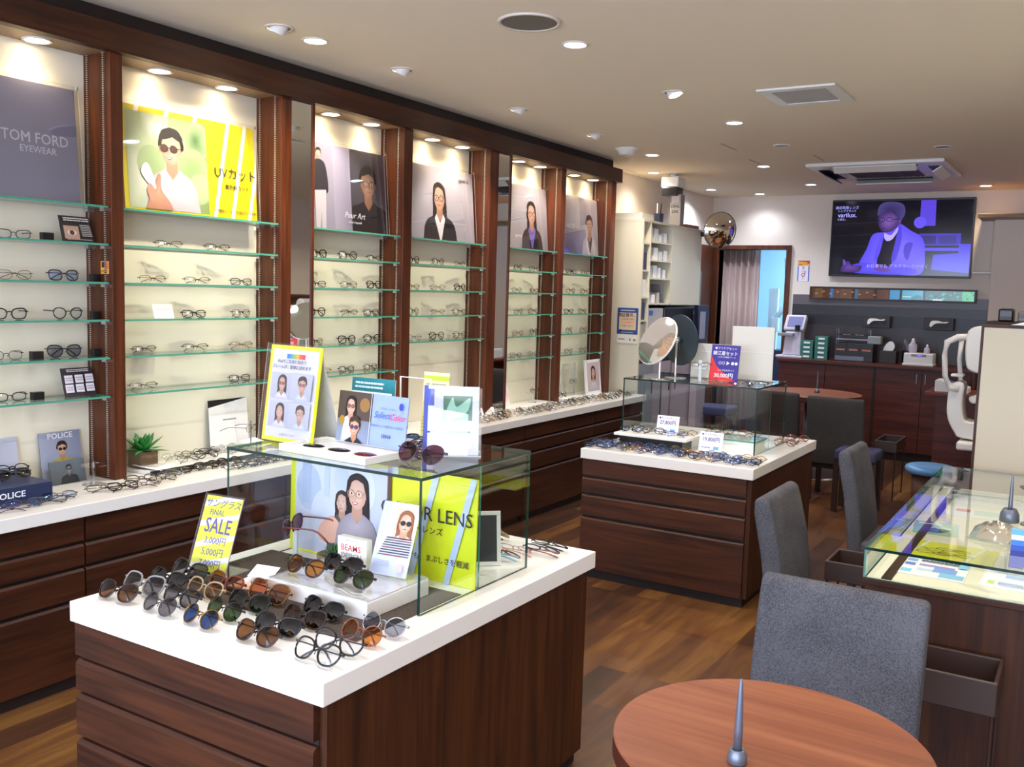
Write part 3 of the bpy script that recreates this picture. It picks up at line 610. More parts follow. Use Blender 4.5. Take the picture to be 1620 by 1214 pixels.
for bi, d in SHELF.items():
    cnt = 0
    for si, ys in d.items():
        nsh = 4 if bi == 3 else 5
        for j, y in enumerate(ys):
            k, fr = STY[bi][cnt % len(STY[bi])]; cnt += 1; lm = L_CLEAR if bi == 0 else L_DEMO; sun = False; pose = 'folded'
            if bi == 0: pose = 'open' if si in (1, 4, 5) else 'folded'
            if bi == 0 and si == 4 and j == 1: lm, sun, k, fr, pose = L_SLATE, True, 'boston', 'matte black', 'folded'
            elif bi == 0 and si == 2 and j == 1: lm = L_BLUE
            elif bi == 0 and si == 3: k, fr = (('wellington', 'black'), ('boston', 'matte black'))[j]; pose = 'open'
            posn = ({1: ['alone'], 2: ['window end', 'TV end'], 3: ['window end', 'middle', 'TV end']}[len(ys)])[j]
            o_ = ORD[si] if si < nsh else 'lowest'
            lab = '%s%s %s on the %s shelf under the %s, %s' % (fr, ('' if sun else ' '+KN[k]+'-framed' if k not in ('half', 'thin') else ' '+KN[k]), 'sunglasses' if sun else 'eyeglasses', o_, BN[bi].replace(' poster', '') + ' poster', posn)
            glasses(k, fr, lm, (-3.42, y*.992, SZ[si]+.0005), PI/2+random.uniform(-.10, .25)-.12, lab, 'eyeglasses on the glass wall shelves', pose, .12 if pose == 'folded' else 0, price=(bi in (1, 2, 3) and random.random() < .6 and not sun), sun=sun, sc=1.0)
# little black name blocks and cards on the first two bays
for i, (y, z) in enumerate(((2.136, 1.634), (2.345, 1.483), (2.348, 1.335), (2.085, 1.185), (2.345, 1.185), (2.085, 1.03))):
    o = MB().box(-3.42, -3.395, y-.022 if y < 2.3 else 2.318, y+.022 if y < 2.3 else 2.348, z, z+.03).build('name_block', BLACKP, bevel=.001)
    tag(o, 'small black name block on the %s glass shelf of the first bay, %s' % (ORD[SZ.index(z)], 'against the upright' if y > 2.3 else 'beside glasses'), 'name block', 'black name blocks')
def standing(p, name, label, cat, loc, yaw, lean, group=None, mat=None):
    o = p.build(name, mat, None, loc, (-lean, 0, yaw)); return tag(o, label, cat, group)
p = Print(.132, .105, '#3a3434', .002, '#222222'); p.rect(.1, .12, .58, .62, '#c9a38a'); p.ell(-.02, .038, .02, .011, '#e8d8cc'); p.ell(-.02, .038, .01, .010, '#5b4638'); p.lines(.63, .2, .95, .7, 7, '#c8c0ba'); p.lines(.08, .75, .9, .92, 2, '#e6e0da'); p.lines(.1, .03, .9, .1, 1, '#a8a0a0')
standing(p, 'card_display', 'dark card with an eye photo leaning on the second glass shelf', 'card', (-3.40, 2.262, 1.6345), PI/2, .28)
p = Print(.135, .115, '#332c30', .002, '#222222')
for i in range(3):
    for j in range(2): p.rect(.07+i*.3, .14+j*.32, .33+i*.3, .42+j*.32, '#e9e4ee'); p.lines(.1+i*.3, .2+j*.32, .3+i*.3, .36+j*.32, 2, '#b6aeb8', seed=i+j)
p.lines(.1, .82, .8, .94, 2, '#d8d0d4')
standing(p, 'card_display', 'dark card with six white panels on the lowest glass shelf', 'card', (-3.40, 2.262, 1.0305), PI/2, .28)
p = Print(.10, .06, '#fbfaf6', .0015); p.lines(.12, .5, .88, .8, 3, '#c9c4ba')
standing(p, 'price_card', 'plain white card alone on the fourth shelf under the yellow poster', 'card', (-3.40, 2.66, 1.3355), PI/2, .3)
p = Print(.05, .05, '#e9a22b', .001); p.rect(.1, .5, .5, .95, '#2c2418'); p.rect(.5, .4, .95, .9, '#d3563a'); p.lines(.1, .1, .9, .35, 2, '#5d4310')
standing(p, 'warning_sticker', 'small orange security sticker on the upright between the first two bays', 'sticker', (-3.37, 2.354, 1.515), 0, 0)
p = Print(.055, .075, '#e8e6f0', .001); p.poly([(.35, .25), (.5, .95), (.65, .25)], '#c8372e'); p.rect(0, 0, .4, .5, '#4455b0'); p.rect(.1, 0, 1, .28, '#d96a2a')
standing(p, 'tower_card', 'small card with a red tower leaning on the fourth shelf of the last bay', 'card', (-3.43, 6.12, 1.3355), PI/2, .15)

# ------------------------------------------------------------------ wall posters above the shelves
def poster(w_, h_, yc, label, paint, base='#9a98a8'):
    t = thing('wall_poster', label, 'poster', (-3.415, yc, 1.7825), (-.0, 0, PI/2))
    p = Print(w_, h_, base, .004, '#c8c0b0'); paint(p)
    b = p.build('print', PRINTG, t, (0, .0, 0), (-.08, 0, 0))
    MB().box(-w_/2-.012, w_/2+.012, -.010, -.008, -.001, h_+.012, 0, edge=1).build('acrylic_sheet', [ACRYL, ACEDGE], t, world=False).rotation_euler = (-.08, 0, 0)
    mb = MB()
    for sx in (-1, 1): mb.lathe([(.004, 0), (.004, .014)], (sx*(w_/2+.004), -.012, h_-.002), 8)
    mb.build('corner_pins', CHROME, t, world=False).rotation_euler = (-.08, 0, 0)
    return b, p
def p_grey(p):
    p.grad(0, 0, 1, 1, '#8f8fa6', '#8585a0', '#77778f', '#8c8ca6'); p.poly([(0, 0), (.28, 0), (0, .12)], '#2c2327')
b, p = poster(.90, .44, 1.835, 'grey poster reading EYEWEAR above the first bay of shelves', p_grey)
text('TOM FORD', .056, (.280, p.front(), .230), INKS, b, bold=.0008, sx=.93); text('EYEWEAR', .035, (.288, p.front(), .188), INKS, b, bold=.0006, sx=.95)
def p_yellow(p):
    Y = '#dccf0c'; p.rect(0, 0, 1, 1, Y)
    for u in (.08, .29, .5): p.poly([(u, .9), (u+.03, .9), (u+.05, 1), (u+.02, 1)], '#efeaf0')
    p.grad(.03, .03, .605, .945, '#d5dccb', '#7f9f5c', '#6f8f55', '#a9bb8c')
    p.window(.03, .03, .605, .945)
    for cx, cz, r, c in ((-.26, .30, .09, '#bccca4'), (-.19, .38, .07, '#dfe6da'), (.03, .33, .07, '#3f6a38'), (.0, .2, .08, '#86a868'), (-.29, .12, .12, '#dfe4da'), (.03, .12, .06, '#b4cb98'), (-.22, .2, .07, '#93b077')): p.ell(cx, cz, r, r*1.15, c, edge=mixc(C(c), C('#a3b88a'), .75))
    p.person(-.115, .275, .066, '#dcae92', '#1d1717', 'short', '#e4e1ea', None, '#3a261c', '#4a3026', face=-.7, smile=True, body=.80)
    p.poly([(.15, 0), (.165, .13), (.20, .22), (.228, .36), (.25, .36), (.25, .22), (.31, .10), (.32, 0)], '#dba98d', True, False, '#b98068')
    p.poly([(.115, .36), (.14, .46), (.175, .44), (.215, .25), (.19, .23)], '#dcdbe4', True); p.poly([(.15, .20), (.175, .27), (.21, .18), (.18, .10)], '#cf9a80', True)
    p.full()
    for u in (.66, .80, .94): p.poly([(u-.03, 0), (u, 0), (u+.14, 1), (u+.11, 1)], '#efecef')
b, p = poster(.715, .435, 2.842, 'yellow poster of a smiling man in round sunglasses holding a phone', p_yellow)
text('UVカット', .058, (.235, p.front(), .205), INK, b, bold=.0006); text('紫外線カット', .024, (.24, p.front(), .145), INK, b, bold=.0004)
text('その眼差し、しっかり届けていますか?', .0145, (.225, p.front(), .034), INK, b)
def p_two(p):
    p.grad(0, 0, .56, 1, '#9a97ab', '#8e8ba2', '#9b98ad', '#8d8a9c'); p.grad(.3, 0, .5, 1, '#a9a6bb', '#8f8ca3', '#8985a0', '#a29fb6')
    p.person(-.225, .385, .022, '#cfa58c', '#221a1a', 'short', '#27242f', None, body=.62, face=-.3, glasses=False)
    p.poly([(.06, .76), (.19, .78), (.23, .5), (.20, .42), (.06, .43)], '#27242f', True); p.poly([(.06, .44), (.20, .46), (.18, 0), (.13, 0), (.13, .2), (.11, 0), (.06, 0)], '#c5c2cc')
    p.grad(.52, 0, 1, 1, '#3a3842', '#4a4852', '#55525e', '#474450'); p.window(.52, 0, 1, 1)
    p.person(.15, .265, .072, '#a37963', '#1b1615', 'short', '#201d24', None, '#17131a', None, face=.35, body=1.1); p.full(); p.rect(.985, 0, 1, 1, '#a9a6b0')
b, p = poster(.60, .44, 3.860, 'poster of two men, one standing in a sweater and one dark-lit in glasses', p_two)
text('Pour Art', .045, (.03, p.front(), .085), INKW, b, shear=.3); text('classic beyond', .018, (.03, p.front(), .05), INKW, b)
def p_bob(p):
    p.grad(0, 0, 1, 1, '#a3a0ae', '#a9a6b2', '#b2aeb8', '#b6b2bb')
    p.person(-.04, .255, .07, '#c99c84', '#231a18', 'bob', '#26252b', '#e4e2ea', '#33221c', None, face=-.3, body=.95)
b, p = poster(.65, .44, 4.710, 'light grey poster of a bob-haired woman in round glasses', p_bob)
text('agnès b.', .036, (.22, p.front(), .385), INK, b, shear=.5)
def p_long(p):
    p.grad(0, 0, 1, 1, '#98949c', '#8f8b94', '#a5a1aa', '#aaa6ac'); p.rect(0, 0, .1, .62, '#6c6455'); p.poly([(0, .95), (.07, .8), (.12, .4), (.02, .3), (0, .3)], '#262120', True)
    p.person(.09, .25, .066, '#c3937c', '#17120f', 'long', '#2f2a2e', '#6e62b8', '#33221c', None, face=.5, body=.85)
b, p = poster(.62, .44, 5.672, 'poster of a long-haired woman in glasses and dark jacket', p_long)
text('agnès b.', .03, (-.1, p.front(), .09), INKW, b, shear=.5)
def p_white(p):
    p.grad(0, 0, 1, 1, '#5e5a86', '#8f8b94', '#b9b4bc', '#c8c3cc'); p.grad(0, .45, .5, 1, '#a7a3ae', '#b7b3bb', '#d5d2d8', '#a6a2b0')
    p.person(.155, .235, .06, '#b98c76', '#2a201c', 'short', '#c9c5cc', '#3a3236', '#2a2020', None, face=.3, body=.85)
b, p = poster(.60, .44, 6.495, 'pale poster of a short-haired man in a white shirt', p_white)
text('AKCY', .05, (-.16, p.front(), .21), INKW, b)

# ------------------------------------------------------------------ the two display islands
I1 = (-2.148, -1.288, 1.388, 2.623); I2 = (-2.245, -1.325, 4.345, 5.52)
def island(b, where1, where2):
    x0, x1, y0, y1 = b
    drawer_bank('display_island', x0+.012, x1-.012, y0+.006, y1-.012, '+-y', where1, zt=.6335)
    o = MB().box(x0, x1, y0, y1, .634, CTZ).build('island_countertop', WHITE, bevel=.002); tag(o, where2, 'countertop')
island(I1, 'walnut drawer island carrying the rows of sunglasses', 'thick white top of the island with the rows of sunglasses')
island(I2, 'walnut drawer island carrying the glass case with two round mirrors', 'thick white top of the island with the two round mirrors')
def glass_case(x0, x1, y0, y1, z1, ym, label):
    t = thing('glass_case', label, 'glass case', ((x0+x1)/2, (y0+y1)/2, CTZ+.0005)); g = .008; z0 = CTZ+.0005
    MB().box(x0, x1, y0, y1, z1-g, z1, 0, edge=1).build('top_pane', [GLASS, GDARK], t)
    MB().box(x0, x0+g, y0+.002, y1-.002, z0, z1-g-.0003, 0, edge=1).build('side_pane', [GLASS, GDARK], t)
    MB().box(x1-g, x1, y0+.002, y1-.002, z0, z1-g-.0003, 0, edge=1).build('side_pane', [GLASS, GDARK], t)
    MB().box(x0+g+.001, x1-g-.001, ym, ym+g, z0, z1-g-.0003, 0, edge=1).build('cross_pane', [GLASS, GEDGE], t)
    return t
TOP = 1.035
glass_case(-2.062, -1.372, 1.819, 2.342, TOP, 2.090, 'open-backed glass case on the sunglasses island')
glass_case(-2.197, -1.443, 4.735, 5.262, TOP, 5.00, 'glass case on the island farther back, under the two mirrors')
o = MB().box(-2.09, -1.385, 1.60, 2.02, CTZ+.0002, CTZ+.002).build('table_runner', RUN); tag(o, 'dark brown cloth runner lying under the white sunglasses riser', 'runner')

# sunglasses laid out in rows on the near island
gx = (-2.045, -1.893, -1.739, -1.554, -1.368); gy = (1.440, 1.508, 1.582, 1.652)
GRID = [[('boston', 'tortoise', L_BROWN, 'dark tortoise sunglasses with brown lenses'), ('big', 'clear', L_GREY, 'clear-framed square sunglasses with grey lenses'), ('wellington', 'black', L_BLACK, 'black sunglasses with black lenses, second column corner'), ('big', 'matte black', L_GREY, 'big dark sunglasses with smoky grey lenses')],
 [('round', 'gunmetal', L_GREY, 'thin round metal sunglasses with pale grey lenses'), ('boston', 'black', L_GREY, 'black-rimmed sunglasses with pale grey lenses'), ('boston', 'beige', L_TAN, 'beige sunglasses with pale tan lenses'), ('wellington', 'red brown', L_COP, 'red-brown sunglasses with copper lenses')],
 [('round', 'gold', L_NAVY, 'gold wire sunglasses with blue lenses'), ('round', 'tortoise', L_GREEN, 'tortoise sunglasses with dark green lenses'), ('wellington', 'black', L_GREEN, 'black sunglasses with deep green lenses'), ('big', 'bronze', L_COP, 'bronze sunglasses with pale copper lenses')],
 [('boston', 'tortoise', L_BROWN, 'tortoise sunglasses with mid brown lenses'), ('wellington', 'black', L_BLACK, 'glossy black sunglasses with dark grey lenses'), ('wellington', 'dark brown', L_BROWN, 'dark brown sunglasses with brown lenses'), ('wellington', 'black', L_BLACK, 'thick black sunglasses with purple-black lenses')],
 [('boston', 'black', L_CLEAR, 'thin black eyeglasses with clear lenses'), ('boston', 'black', L_CLEAR, 'bold black eyeglasses with clear round lenses'), ('round', 'rose', L_AMBER, 'rose gold sunglasses with orange-brown lenses'), ('round', 'silver', L_SLATE, 'silver wire sunglasses with slate lenses')]]
RW = ['front row at the counter edge', 'second row', 'third row', 'back row by the runner']
for i, x in enumerate(gx):
    for j, y in enumerate(gy):
        k, fm, lm, lab = GRID[i][j]; lab = lab.replace(', second column corner', '')
        glasses(k, fm, lm, (x+random.uniform(-.006, .006), y, CTZ+.008), random.uniform(-.10, .10), lab+', island '+RW[j], 'sunglasses in rows on the island', 'folded', .62, sun='eye' not in lab)
# white riser with three more pairs, sign block, leaflet and plant
t = thing('display_riser', 'white box riser with a clear acrylic top sheet inside the glass case', 'riser', (-1.62, 1.84, CTZ+.0022))
MB().box(-1.79, -1.452, 1.715, 1.965, CTZ+.0022, .731).build('box', WHITEP, t, bevel=.002)
MB().box(-1.788, -1.454, 1.717, 1.963, .7315, .7355, 0, edge=1).build('acrylic_sheet', [ACRYL, ACEDGE], t)
RZ = .7358
glasses('boston', 'tortoise', L_AMBER, (-1.715, 1.757, RZ+.008), -.05, 'amber-lensed tortoise sunglasses on the white riser', 'sunglasses on the white riser', 'folded', .6, sun=True)
glasses('wellington', 'black', L_BLACK, (-1.655, 1.835, RZ+.008), -.04, 'black sunglasses on the white riser in front of the lettered block', 'sunglasses on the white riser', 'folded', .6, sun=True)
glasses('boston', 'tortoise', L_GREEN, (-1.556, 1.762, RZ+.008), -.03, 'green-lensed tortoise sunglasses on the white riser', 'sunglasses on the white riser', 'folded', .6, sun=True)
o = MB().box(-1.728, -1.625, 1.914, 1.938, RZ, RZ+.078).build('sign_block', PAPER, bevel=.001); tag(o, 'small white block lettered in red and grey on the riser', 'sign')
text('BEAMS', .024, (-.004, -.0125, .049), INKR, o, bold=.0004, sx=1.0); text('DESIGN', .021, (-.002, -.0125, .027), INKG, o, bold=.0004, sx=1.0); text('eyewear by the shop', .0055, (0, -.0125, .071), INKG, o)
p = Print(.118, .196, '#c3cbe6', .002)
p.rect(.4, .52, .93, .94, '#c9b4a2'); p.window(.4, .5, .93, .94); p.person(.022, .142, .026, '#d9a687', '#8a4f30', 'long', '#d8cfc8', None, '#15151b', '#15151f', face=.3, body=.6); p.full()
for i in range(8): p.poly([(.28-.02*i, .50-.034*i), (.96, .50-.034*i+.01), (.96, .515-.034*i+.01), (.28-.02*i, .515-.034*i)], ('#2b2530', '#7a3438')[i % 3 == 1])
p.lines(.1, .1, .5, .2, 4, '#a8b0cc'); p.rect(.74, .07, .9, .16, '#f0b8b4')
t = thing('leaflet_stand', 'leaflet with a woman in dark sunglasses standing on the white riser', 'leaflet', (-1.548, 1.925, RZ), (0, 0, .08)); p.build('leaflet', PRINT, t, (0, -.02, .001), (-.38, 0, 0))
MB().prism([(.0, .005), (.09, 0), (.054, .17)], -.002, .002, 'x').build('prop_leg', ACRYL, t, world=False)
def succulent(name, label, x, y, z, s, n, ph, potw, potcol, square=True, rings=3, green='#3f7a3a'):
    t = thing(name, label, 'plant', (x, y, z)); pw = potw
    if square:
        MB().box(-pw/2, pw/2, -pw/2, pw/2, 0, ph*.92).build('pot', pm('pot_soil', potcol, .8), t, world=False, bevel=.002)
        MB().box(-pw/2-.004, pw/2+.004, -pw/2-.004, pw/2+.004, .0, ph).build('glass_holder', ACRYL, t, world=False)
    else: MB().lathe([(pw*.35, 0), (pw*.55, ph*.5), (pw*.6, ph), (pw*.5, ph), (0, ph*.9)], n=18).build('pot', pm('driftwood_pot', potcol, .85), t, world=False, smooth=True)
    rd = random.Random(n); mb = MB()
    for rg in range(rings):
        for i in range(n):
            a = 2*PI*(i+.5*rg)/n+rd.uniform(-.15, .15); el = .25+rg*.42+rd.uniform(-.1, .1); ln = s*(1-.14*rg)*rd.uniform(.85, 1.1)
            d = Vector((math.cos(a), math.sin(a), 0)); side = Vector((-d.y, d.x, 0)); P_ = []
            for q in range(6):
                tt = q/5; r_ = ln*tt; zz = ph*.9+r_*math.sin(el)+(-.18*ln*tt*tt if rg == 0 else 0); wv_ = s*.15*(math.sin(PI*min(1, .25+tt*.75)))*(1 if q < 5 else .02)
                c_ = d*(r_*math.cos(el)+.006)+Vector((0, 0, zz)); P_ += [c_-side*wv_, c_-Vector((0, 0, wv_*.35)), c_+side*wv_, c_+Vector((0, 0, wv_*.15))]
            fs = []
            for q in range(5):
                for k in range(4): fs.append((q*4+k, q*4+(k+1) % 4, q*4+4+(k+1) % 4, q*4+4+k))
            mb.add([tuple(v) for v in P_], fs)
    gm = pm('leaf_green_'+green[1:], green, .4); o = mb.build('leaves', gm, t, world=False, smooth=True); return t
succulent('potted_succulent', 'small artificial succulent in a wooden bowl beside the lettered block', -1.80, 1.985, CTZ+.0022, .045, 12, .045, .09, '#75654f', False, 4, '#3f6b3a')
MB_ = MB().lathe([(.0, 0), (.055, .002), (.058, .006), (.0, .004)], (-1.72, 1.98, RZ), 24); 
t = thing('sunglasses_holder', 'clear acrylic post holding one pair in front of the cross pane', 'holder', (-1.967, 1.995, CTZ+.0022))
MB().box(-.008, .008, -.004, .004, 0, .085).build('post', ACEDGE, t, world=False, bevel=.002); MB().box(-.02, .02, -.03, .03, 0, .003).build('foot', ACRYL, t, world=False)
glasses('big', 'purple', L_PUR, (-1.965, 1.975, .765), -PI/2+.35, 'purple sunglasses seen from the side on the clear post', 'sunglasses', 'open', 0, tm='red brown', sun=True, sc=.95)
p = Print(.13, .11, '#f1eff2', .001); p.poly([(.15, 0), (.5, .5), (1, .3), (1, 0)], '#e0a48c'); p.poly([(.3, .55), (.6, .95), (.95, .8), (.6, .5)], '#d2643e', True); p.ell(-.03, .03, .02, .015, '#efc7b4')
o = p.build('postcard', PRINT, None, (-1.86, 1.71, CTZ+.0025), (-PI/2+.02, 0, .15)); tag(o, 'pink and orange postcard lying beside the white riser', 'card')
p = Print(.075, .05, '#fbfbfb', .001); o = p.build('paper_note', PRINT, None, (-1.87, 1.76, CTZ+.02), (-1.15, 0, .2)); tag(o, 'small blank white note leaning over the postcard by the riser', 'note')
# yellow sale sign on an acrylic stand
t = thing('sale_sign', 'yellow FINAL SALE sign on a clear stand behind the back row', 'sign', (-2.058, 1.722, CTZ+.0022), (0, 0, .10))
p = Print(.132, .214, '#e4ea1c', .002, '#b8b0c8')
for v in (.1, .38, .66, .92): p.poly([(0, v-.08), (1, v+.08), (1, v+.15), (0, v-.01)], '#e3e6f2')
b = p.build('yellow_card', PRINT, t, (.012, .010, .004), (-.36, 0, .0))
o = MB().box(-.071, .071, -.004, -.002, 0, .220, 0, edge=1).build('acrylic_front', [ACRYL, pm('violet_acrylic_edge', '#8a82a8', .2)], t, world=False); o.location = (.012, .010, .003); o.rotation_euler = (-.36, 0, 0)
MB().box(-.064, .088, .0, .10, 0, .003).build('foot', ACRYL, t, world=False)
text('サングラス', .026, (0, p.front(), .192), INKP, b, bold=.0004, shear=.2); text('FINAL', .023, (-.014, p.front(), .167), INKP, b, sx=.9); text('SALE', .058, (0, p.front(), .129), INKP, b, bold=.0018, sx=.78)
for i, s_ in enumerate(('3,000円', '5,000円', '7,000円')): text(s_, .026, (.002, p.front(), .089-i*.032), INKP, b, sx=.95)
# big yellow COLOR LENS poster standing against the cross pane
t = thing('lens_poster', 'large yellow and photo poster reading OR LENS inside the first glass case', 'poster', (-1.722, 2.072, CTZ+.0005))
p = Print(.69, .302, '#d8e01c', .004, '#c9d021')
p.grad(.03, .02, .555, .97, '#b7bfce', '#a8b0c4', '#c5cbd8', '#c9d3e2'); p.window(.03, .02, .555, .97)
for cx, cz, r, c in ((-.27, .2, .05, '#a9b8cc'), (-.2, .12, .06, '#c2cad8'), (-.06, .22, .05, '#cdd3de'), (-.14, .24, .03, '#b9c4d4')): p.ell(cx, cz, r, r*1.4, c)
p.rect(.07, .5, .12, .97, '#9fb0c8'); p.rect(.2, .6, .23, .97, '#b5c2d5')
p.person(-.135, .17, .028, '#c8a08a', '#2c2220', 'bob', '#5a5a50', glasses=False, face=-.5, body=.7)
p.poly([(.18, .3), (.25, .42), (.31, .3), (.28, .16), (.18, .16)], '#d8a892', True)
p.person(-.075, .205, .045, '#d9ac94', '#231b1c', 'long', '#b4aab4', None, '#b98a60', None, face=-.6, smile=True, body=.72)
p.full(); p.rect(.555, .0, .575, 1, '#5a3528')
for u in (.70, .88): p.poly([(u-.03, 0), (u, 0), (u+.12, 1), (u+.09, 1)], '#b8c6e8')
b = p.build('print', PRINTG, t, (0, 0, 0), (-.02, 0, 0))
text('COLOR LENS', .055, (.175, p.front(), .185), INK, b, sx=.98); text('カラーレンズ', .024, (.165, p.front(), .140), INK, b, bold=.0003); text('カラーでも、まぶしさを軽減', .021, (.19, p.front(), .062), INK, b, bold=.0003)
p2 = [MB().box(-.07, .07, -.003, 0, 0, .15)]
t = thing('tabletop_frame', 'white-framed black tabletop board standing at the back of the first case', 'frame', (-1.50, 2.26, CTZ+.0005), (0, 0, .75))
mb = MB(); mb.box(-.075, .075, -.004, .004, 0, .012).box(-.075, .075, -.004, .004, .148, .16).box(-.075, -.063, -.004, .004, .012, .148).box(.063, .075, -.004, .004, .012, .148)
o = mb.build('frame', WHITEP, t, world=False, bevel=.001); o.rotation_euler = (-.2, 0, 0)
o = MB().box(-.063, .063, -.002, .002, .012, .148).build('black_board', BLACKP, t, world=False); o.rotation_euler = (-.2, 0, 0)
MB().tube([(0, .03, .13), (0, .09, .0)], .004).build('prop_leg', WHITEP, t, world=False)
# glasses lying behind the case at the back end of the island (seen from behind)
for (x, y, k, fm, tm, lab) in ((-1.63, 2.575, 'big', 'beige', 'gold', 'beige large sunglasses at the back corner of the island'), (-1.655, 2.475, 'boston', 'black', 'black', 'black rounded eyeglasses beside the tabletop board'), (-1.63, 2.41, 'rect', 'matte black', 'rose', 'dark eyeglasses with rose temples beside the tabletop board'), (-1.415, 2.575, 'rect', 'black', 'black', 'glossy black eyeglasses at the outer back corner of the island'), (-1.40, 2.50, 'boston', 'navy', 'rose', 'blue-black eyeglasses with rose temples near the outer corner'), (-1.47, 2.455, 'round', 'pink', 'pink', 'pale pink eyeglasses near the outer edge of the island'), (-1.475, 2.39, 'wellington', 'red brown', 'light blue', 'red-brown eyeglasses with light blue temples outside the case pane')):
    glasses(k, fm, L_CLEAR, (x, y, CTZ+.010), PI-.08+random.uniform(-.08, .08), lab, 'eyeglasses behind the first glass case', 'folded', .95, tm=tm)

# things standing on top of the first glass case
T1 = TOP+.0005
def photo4(p):
    p.rect(0, 0, 1, 1, '#e6ec1e'); p.rect(.055, .045, .945, .96, '#d6d5e2')
    for i, c in enumerate(('#3f78d8', '#35a0b8', '#8fb84a', '#e0a838', '#e05a38', '#d83a4a')): p.rect(.33+i*.06, .865, .39+i*.06, .915, c)
    for i in (0, 1):
        for j in (0, 1):
            u0, v0 = .09+i*.42, .15+j*.295; p.grad(u0, v0, u0+.4, v0+.27, '#b2b4c4', '#a9abbc', '#b9bbc9', '#bfc1ce'); p.window(u0, v0, u0+.4, v0+.27)
            x, z = p.P(u0+.22, v0+.16)
            p.person(x, z, .019, '#cf9f88', '#241c1c', 'short' if i else 'bob', '#e4e2ec' if i == 0 else '#d0dcea', None, '#5a3a34', '#9a5a50' if j == 1 else None, face=(-.2, .1)[i], smile=True, body=.7, glasses=i or j); p.full()
t = thing('photo_sign', 'yellow-framed sign with four face photos on top of the first glass case', 'sign', (-1.978, 1.962, T1), (0, 0, -.05))
p = Print(.215, .283, '#eceaf4', .003, '#d7dd20'); photo4(p); b = p.build('print', PRINT, t, (0, .004, .002), (-.14, 0, 0))
text('iPadでご自身に似合う', .0125, (0, p.front(), .235), INK, b); text('フレームが、簡単に試せます', .0125, (0, p.front(), .219), INK, b); p_ = text('店舗スタッフまで', .008, (.01, p.front(), .022), INKG, b)
MB().prism([(.045, .262), (.05, .262), (.125, 0), (.12, 0)], -.10, .10, 'x').build('rear_support', pm('grey_card', '#c3c1bf', .6), t, world=False)
MB().box(-.11, .11, -.010, -.0085, 0, .290, 0, edge=1).build('acrylic_front', [ACRYL, ACEDGE], t, world=False).rotation_euler = (-.14, 0, 0)
t = thing('lens_sample_tray', 'white tray with three tinted sample lenses and an upright card', 'tray', (-1.74, 1.95, T1), (0, 0, -.06))
mb = MB(); mb.box(-.165, .165, -.09, .09, 0, .012).box(-.165, .165, -.09, -.084, .012, .02).box(-.165, .165, .084, .09, .012, .02).box(-.165, -.159, -.084, .084, .012, .02).box(.159, .165, -.084, .084, .012, .02)
mb.build('tray_box', WHITEP, t, world=False, bevel=.001)
for i, m in enumerate((L_NAVY, L_PUR, lens('rose_lens', (.6, .22, .2)))):
    MB().lathe([(0, .004), (.02, .0036), (.032, .001), (.032, 0), (0, 0)], (-.10+i*.1, -.02, .0125), 24, sx=1.15, sy=.75).build('sample_lens', m, t, world=False, smooth=True)
p = Print(.27, .145, '#8c9ede', .003, '#8f9cc8')
p.grad(0, 0, .5, 1, '#8b97ac', '#7f8ba3', '#5a4a3a', '#3c3430'); p.window(0, 0, .5, 1); p.rect(0, .45, .5, 1, '#4a3c32'); p.ell(-.03, .11, .02, .02, '#8a6434'); p.ell(-.115, .06, .012, .014, '#a07a2c')
p.person(-.083, .103, .022, '#d4a088', '#1c1815', 'long', '#dcdde4', None, '#1a1414', '#8a5a52', face=0, smile=True, body=.5)
p.person(-.060, .045, .023, '#cf9270', '#3a2a1c', 'short', '#1a1a22', None, '#2a1c1c', '#3f3a66', face=.1, smile=True, body=.8); p.full(); p.rect(.5, 0, .505, 1, '#dfe4f6'); p.ell(.114, .118, .0075, .010, '#2f3fa0')
b = p.build('back_card', PRINT, t, (.025, .07, .018), (-.12, 0, -.02))
text('Select', .025, (.045, p.front(), .088), INKB, b, bold=.0003, shear=.2); text('Color', .025, (.102, p.front(), .086), INKR, b, bold=.0003, shear=.2); text('毎日をもっと 気持ちいい 気分に', .0085, (.068, p.front(), .058), INKB, b); text('EBINA', .015, (.068, p.front(), .031), INK, b, sx=.85); text('プラス レンズ カラー', .0065, (.068, p.front(), .107), INKB, b)
p = Print(.165, .185, '#eef2f4', .003); p.rect(0, .78, 1, 1, '#1f7d86'); p.rect(.93, 0, 1, 1, '#1f7d86'); p.lines(.08, .82, .75, .95, 2, '#cfe4e8'); p.lines(.06, .3, .45, .72, 7, '#8a98a8'); p.ell(.035, .088, .042, .048, '#3f5f74'); p.ell(.035, .088, .037, .042, '#486a80'); p.poly([(.62, .4), (.7, .6), (.8, .5), (.78, .35)], '#55788c', True)
t = thing('lens_leaflet', 'teal-headed leaflet with a dark round lens behind the sample tray', 'leaflet', (-1.835, 2.17, T1), (0, 0, .02)); p.build('leaflet', PRINT, t, (0, 0, .002), (-.08, 0, 0)); MB().box(-.07, .07, .002, .05, 0, .003).build('foot', ACRYL, t, world=False)
t = thing('wire_frame_stand', 'thin white wire picture frame stand behind the sample tray', 'stand', (-1.705, 2.225, T1))
MB().tube([(-.06, 0, .003), (.055, 0, .003), (.055, .0, .195), (-.06, .0, .195)], .003, 6, closed=True, up=(0, 1, 0)).build('wire_frame', WHITEP, t, world=False); MB().box(-.06, .055, -.005, .06, 0, .003).build('foot', WHITEP, t, world=False)
p = Print(.09, .205, '#efe9a8', .002); p.rect(0, .88, 1, .95, '#b8c828'); p.lines(.1, .5, .9, .85, 6, '#a8a890'); p.ell(0, .09, .022, .014, '#e0563c'); p.lines(.1, .1, .9, .35, 5, '#d8c840')
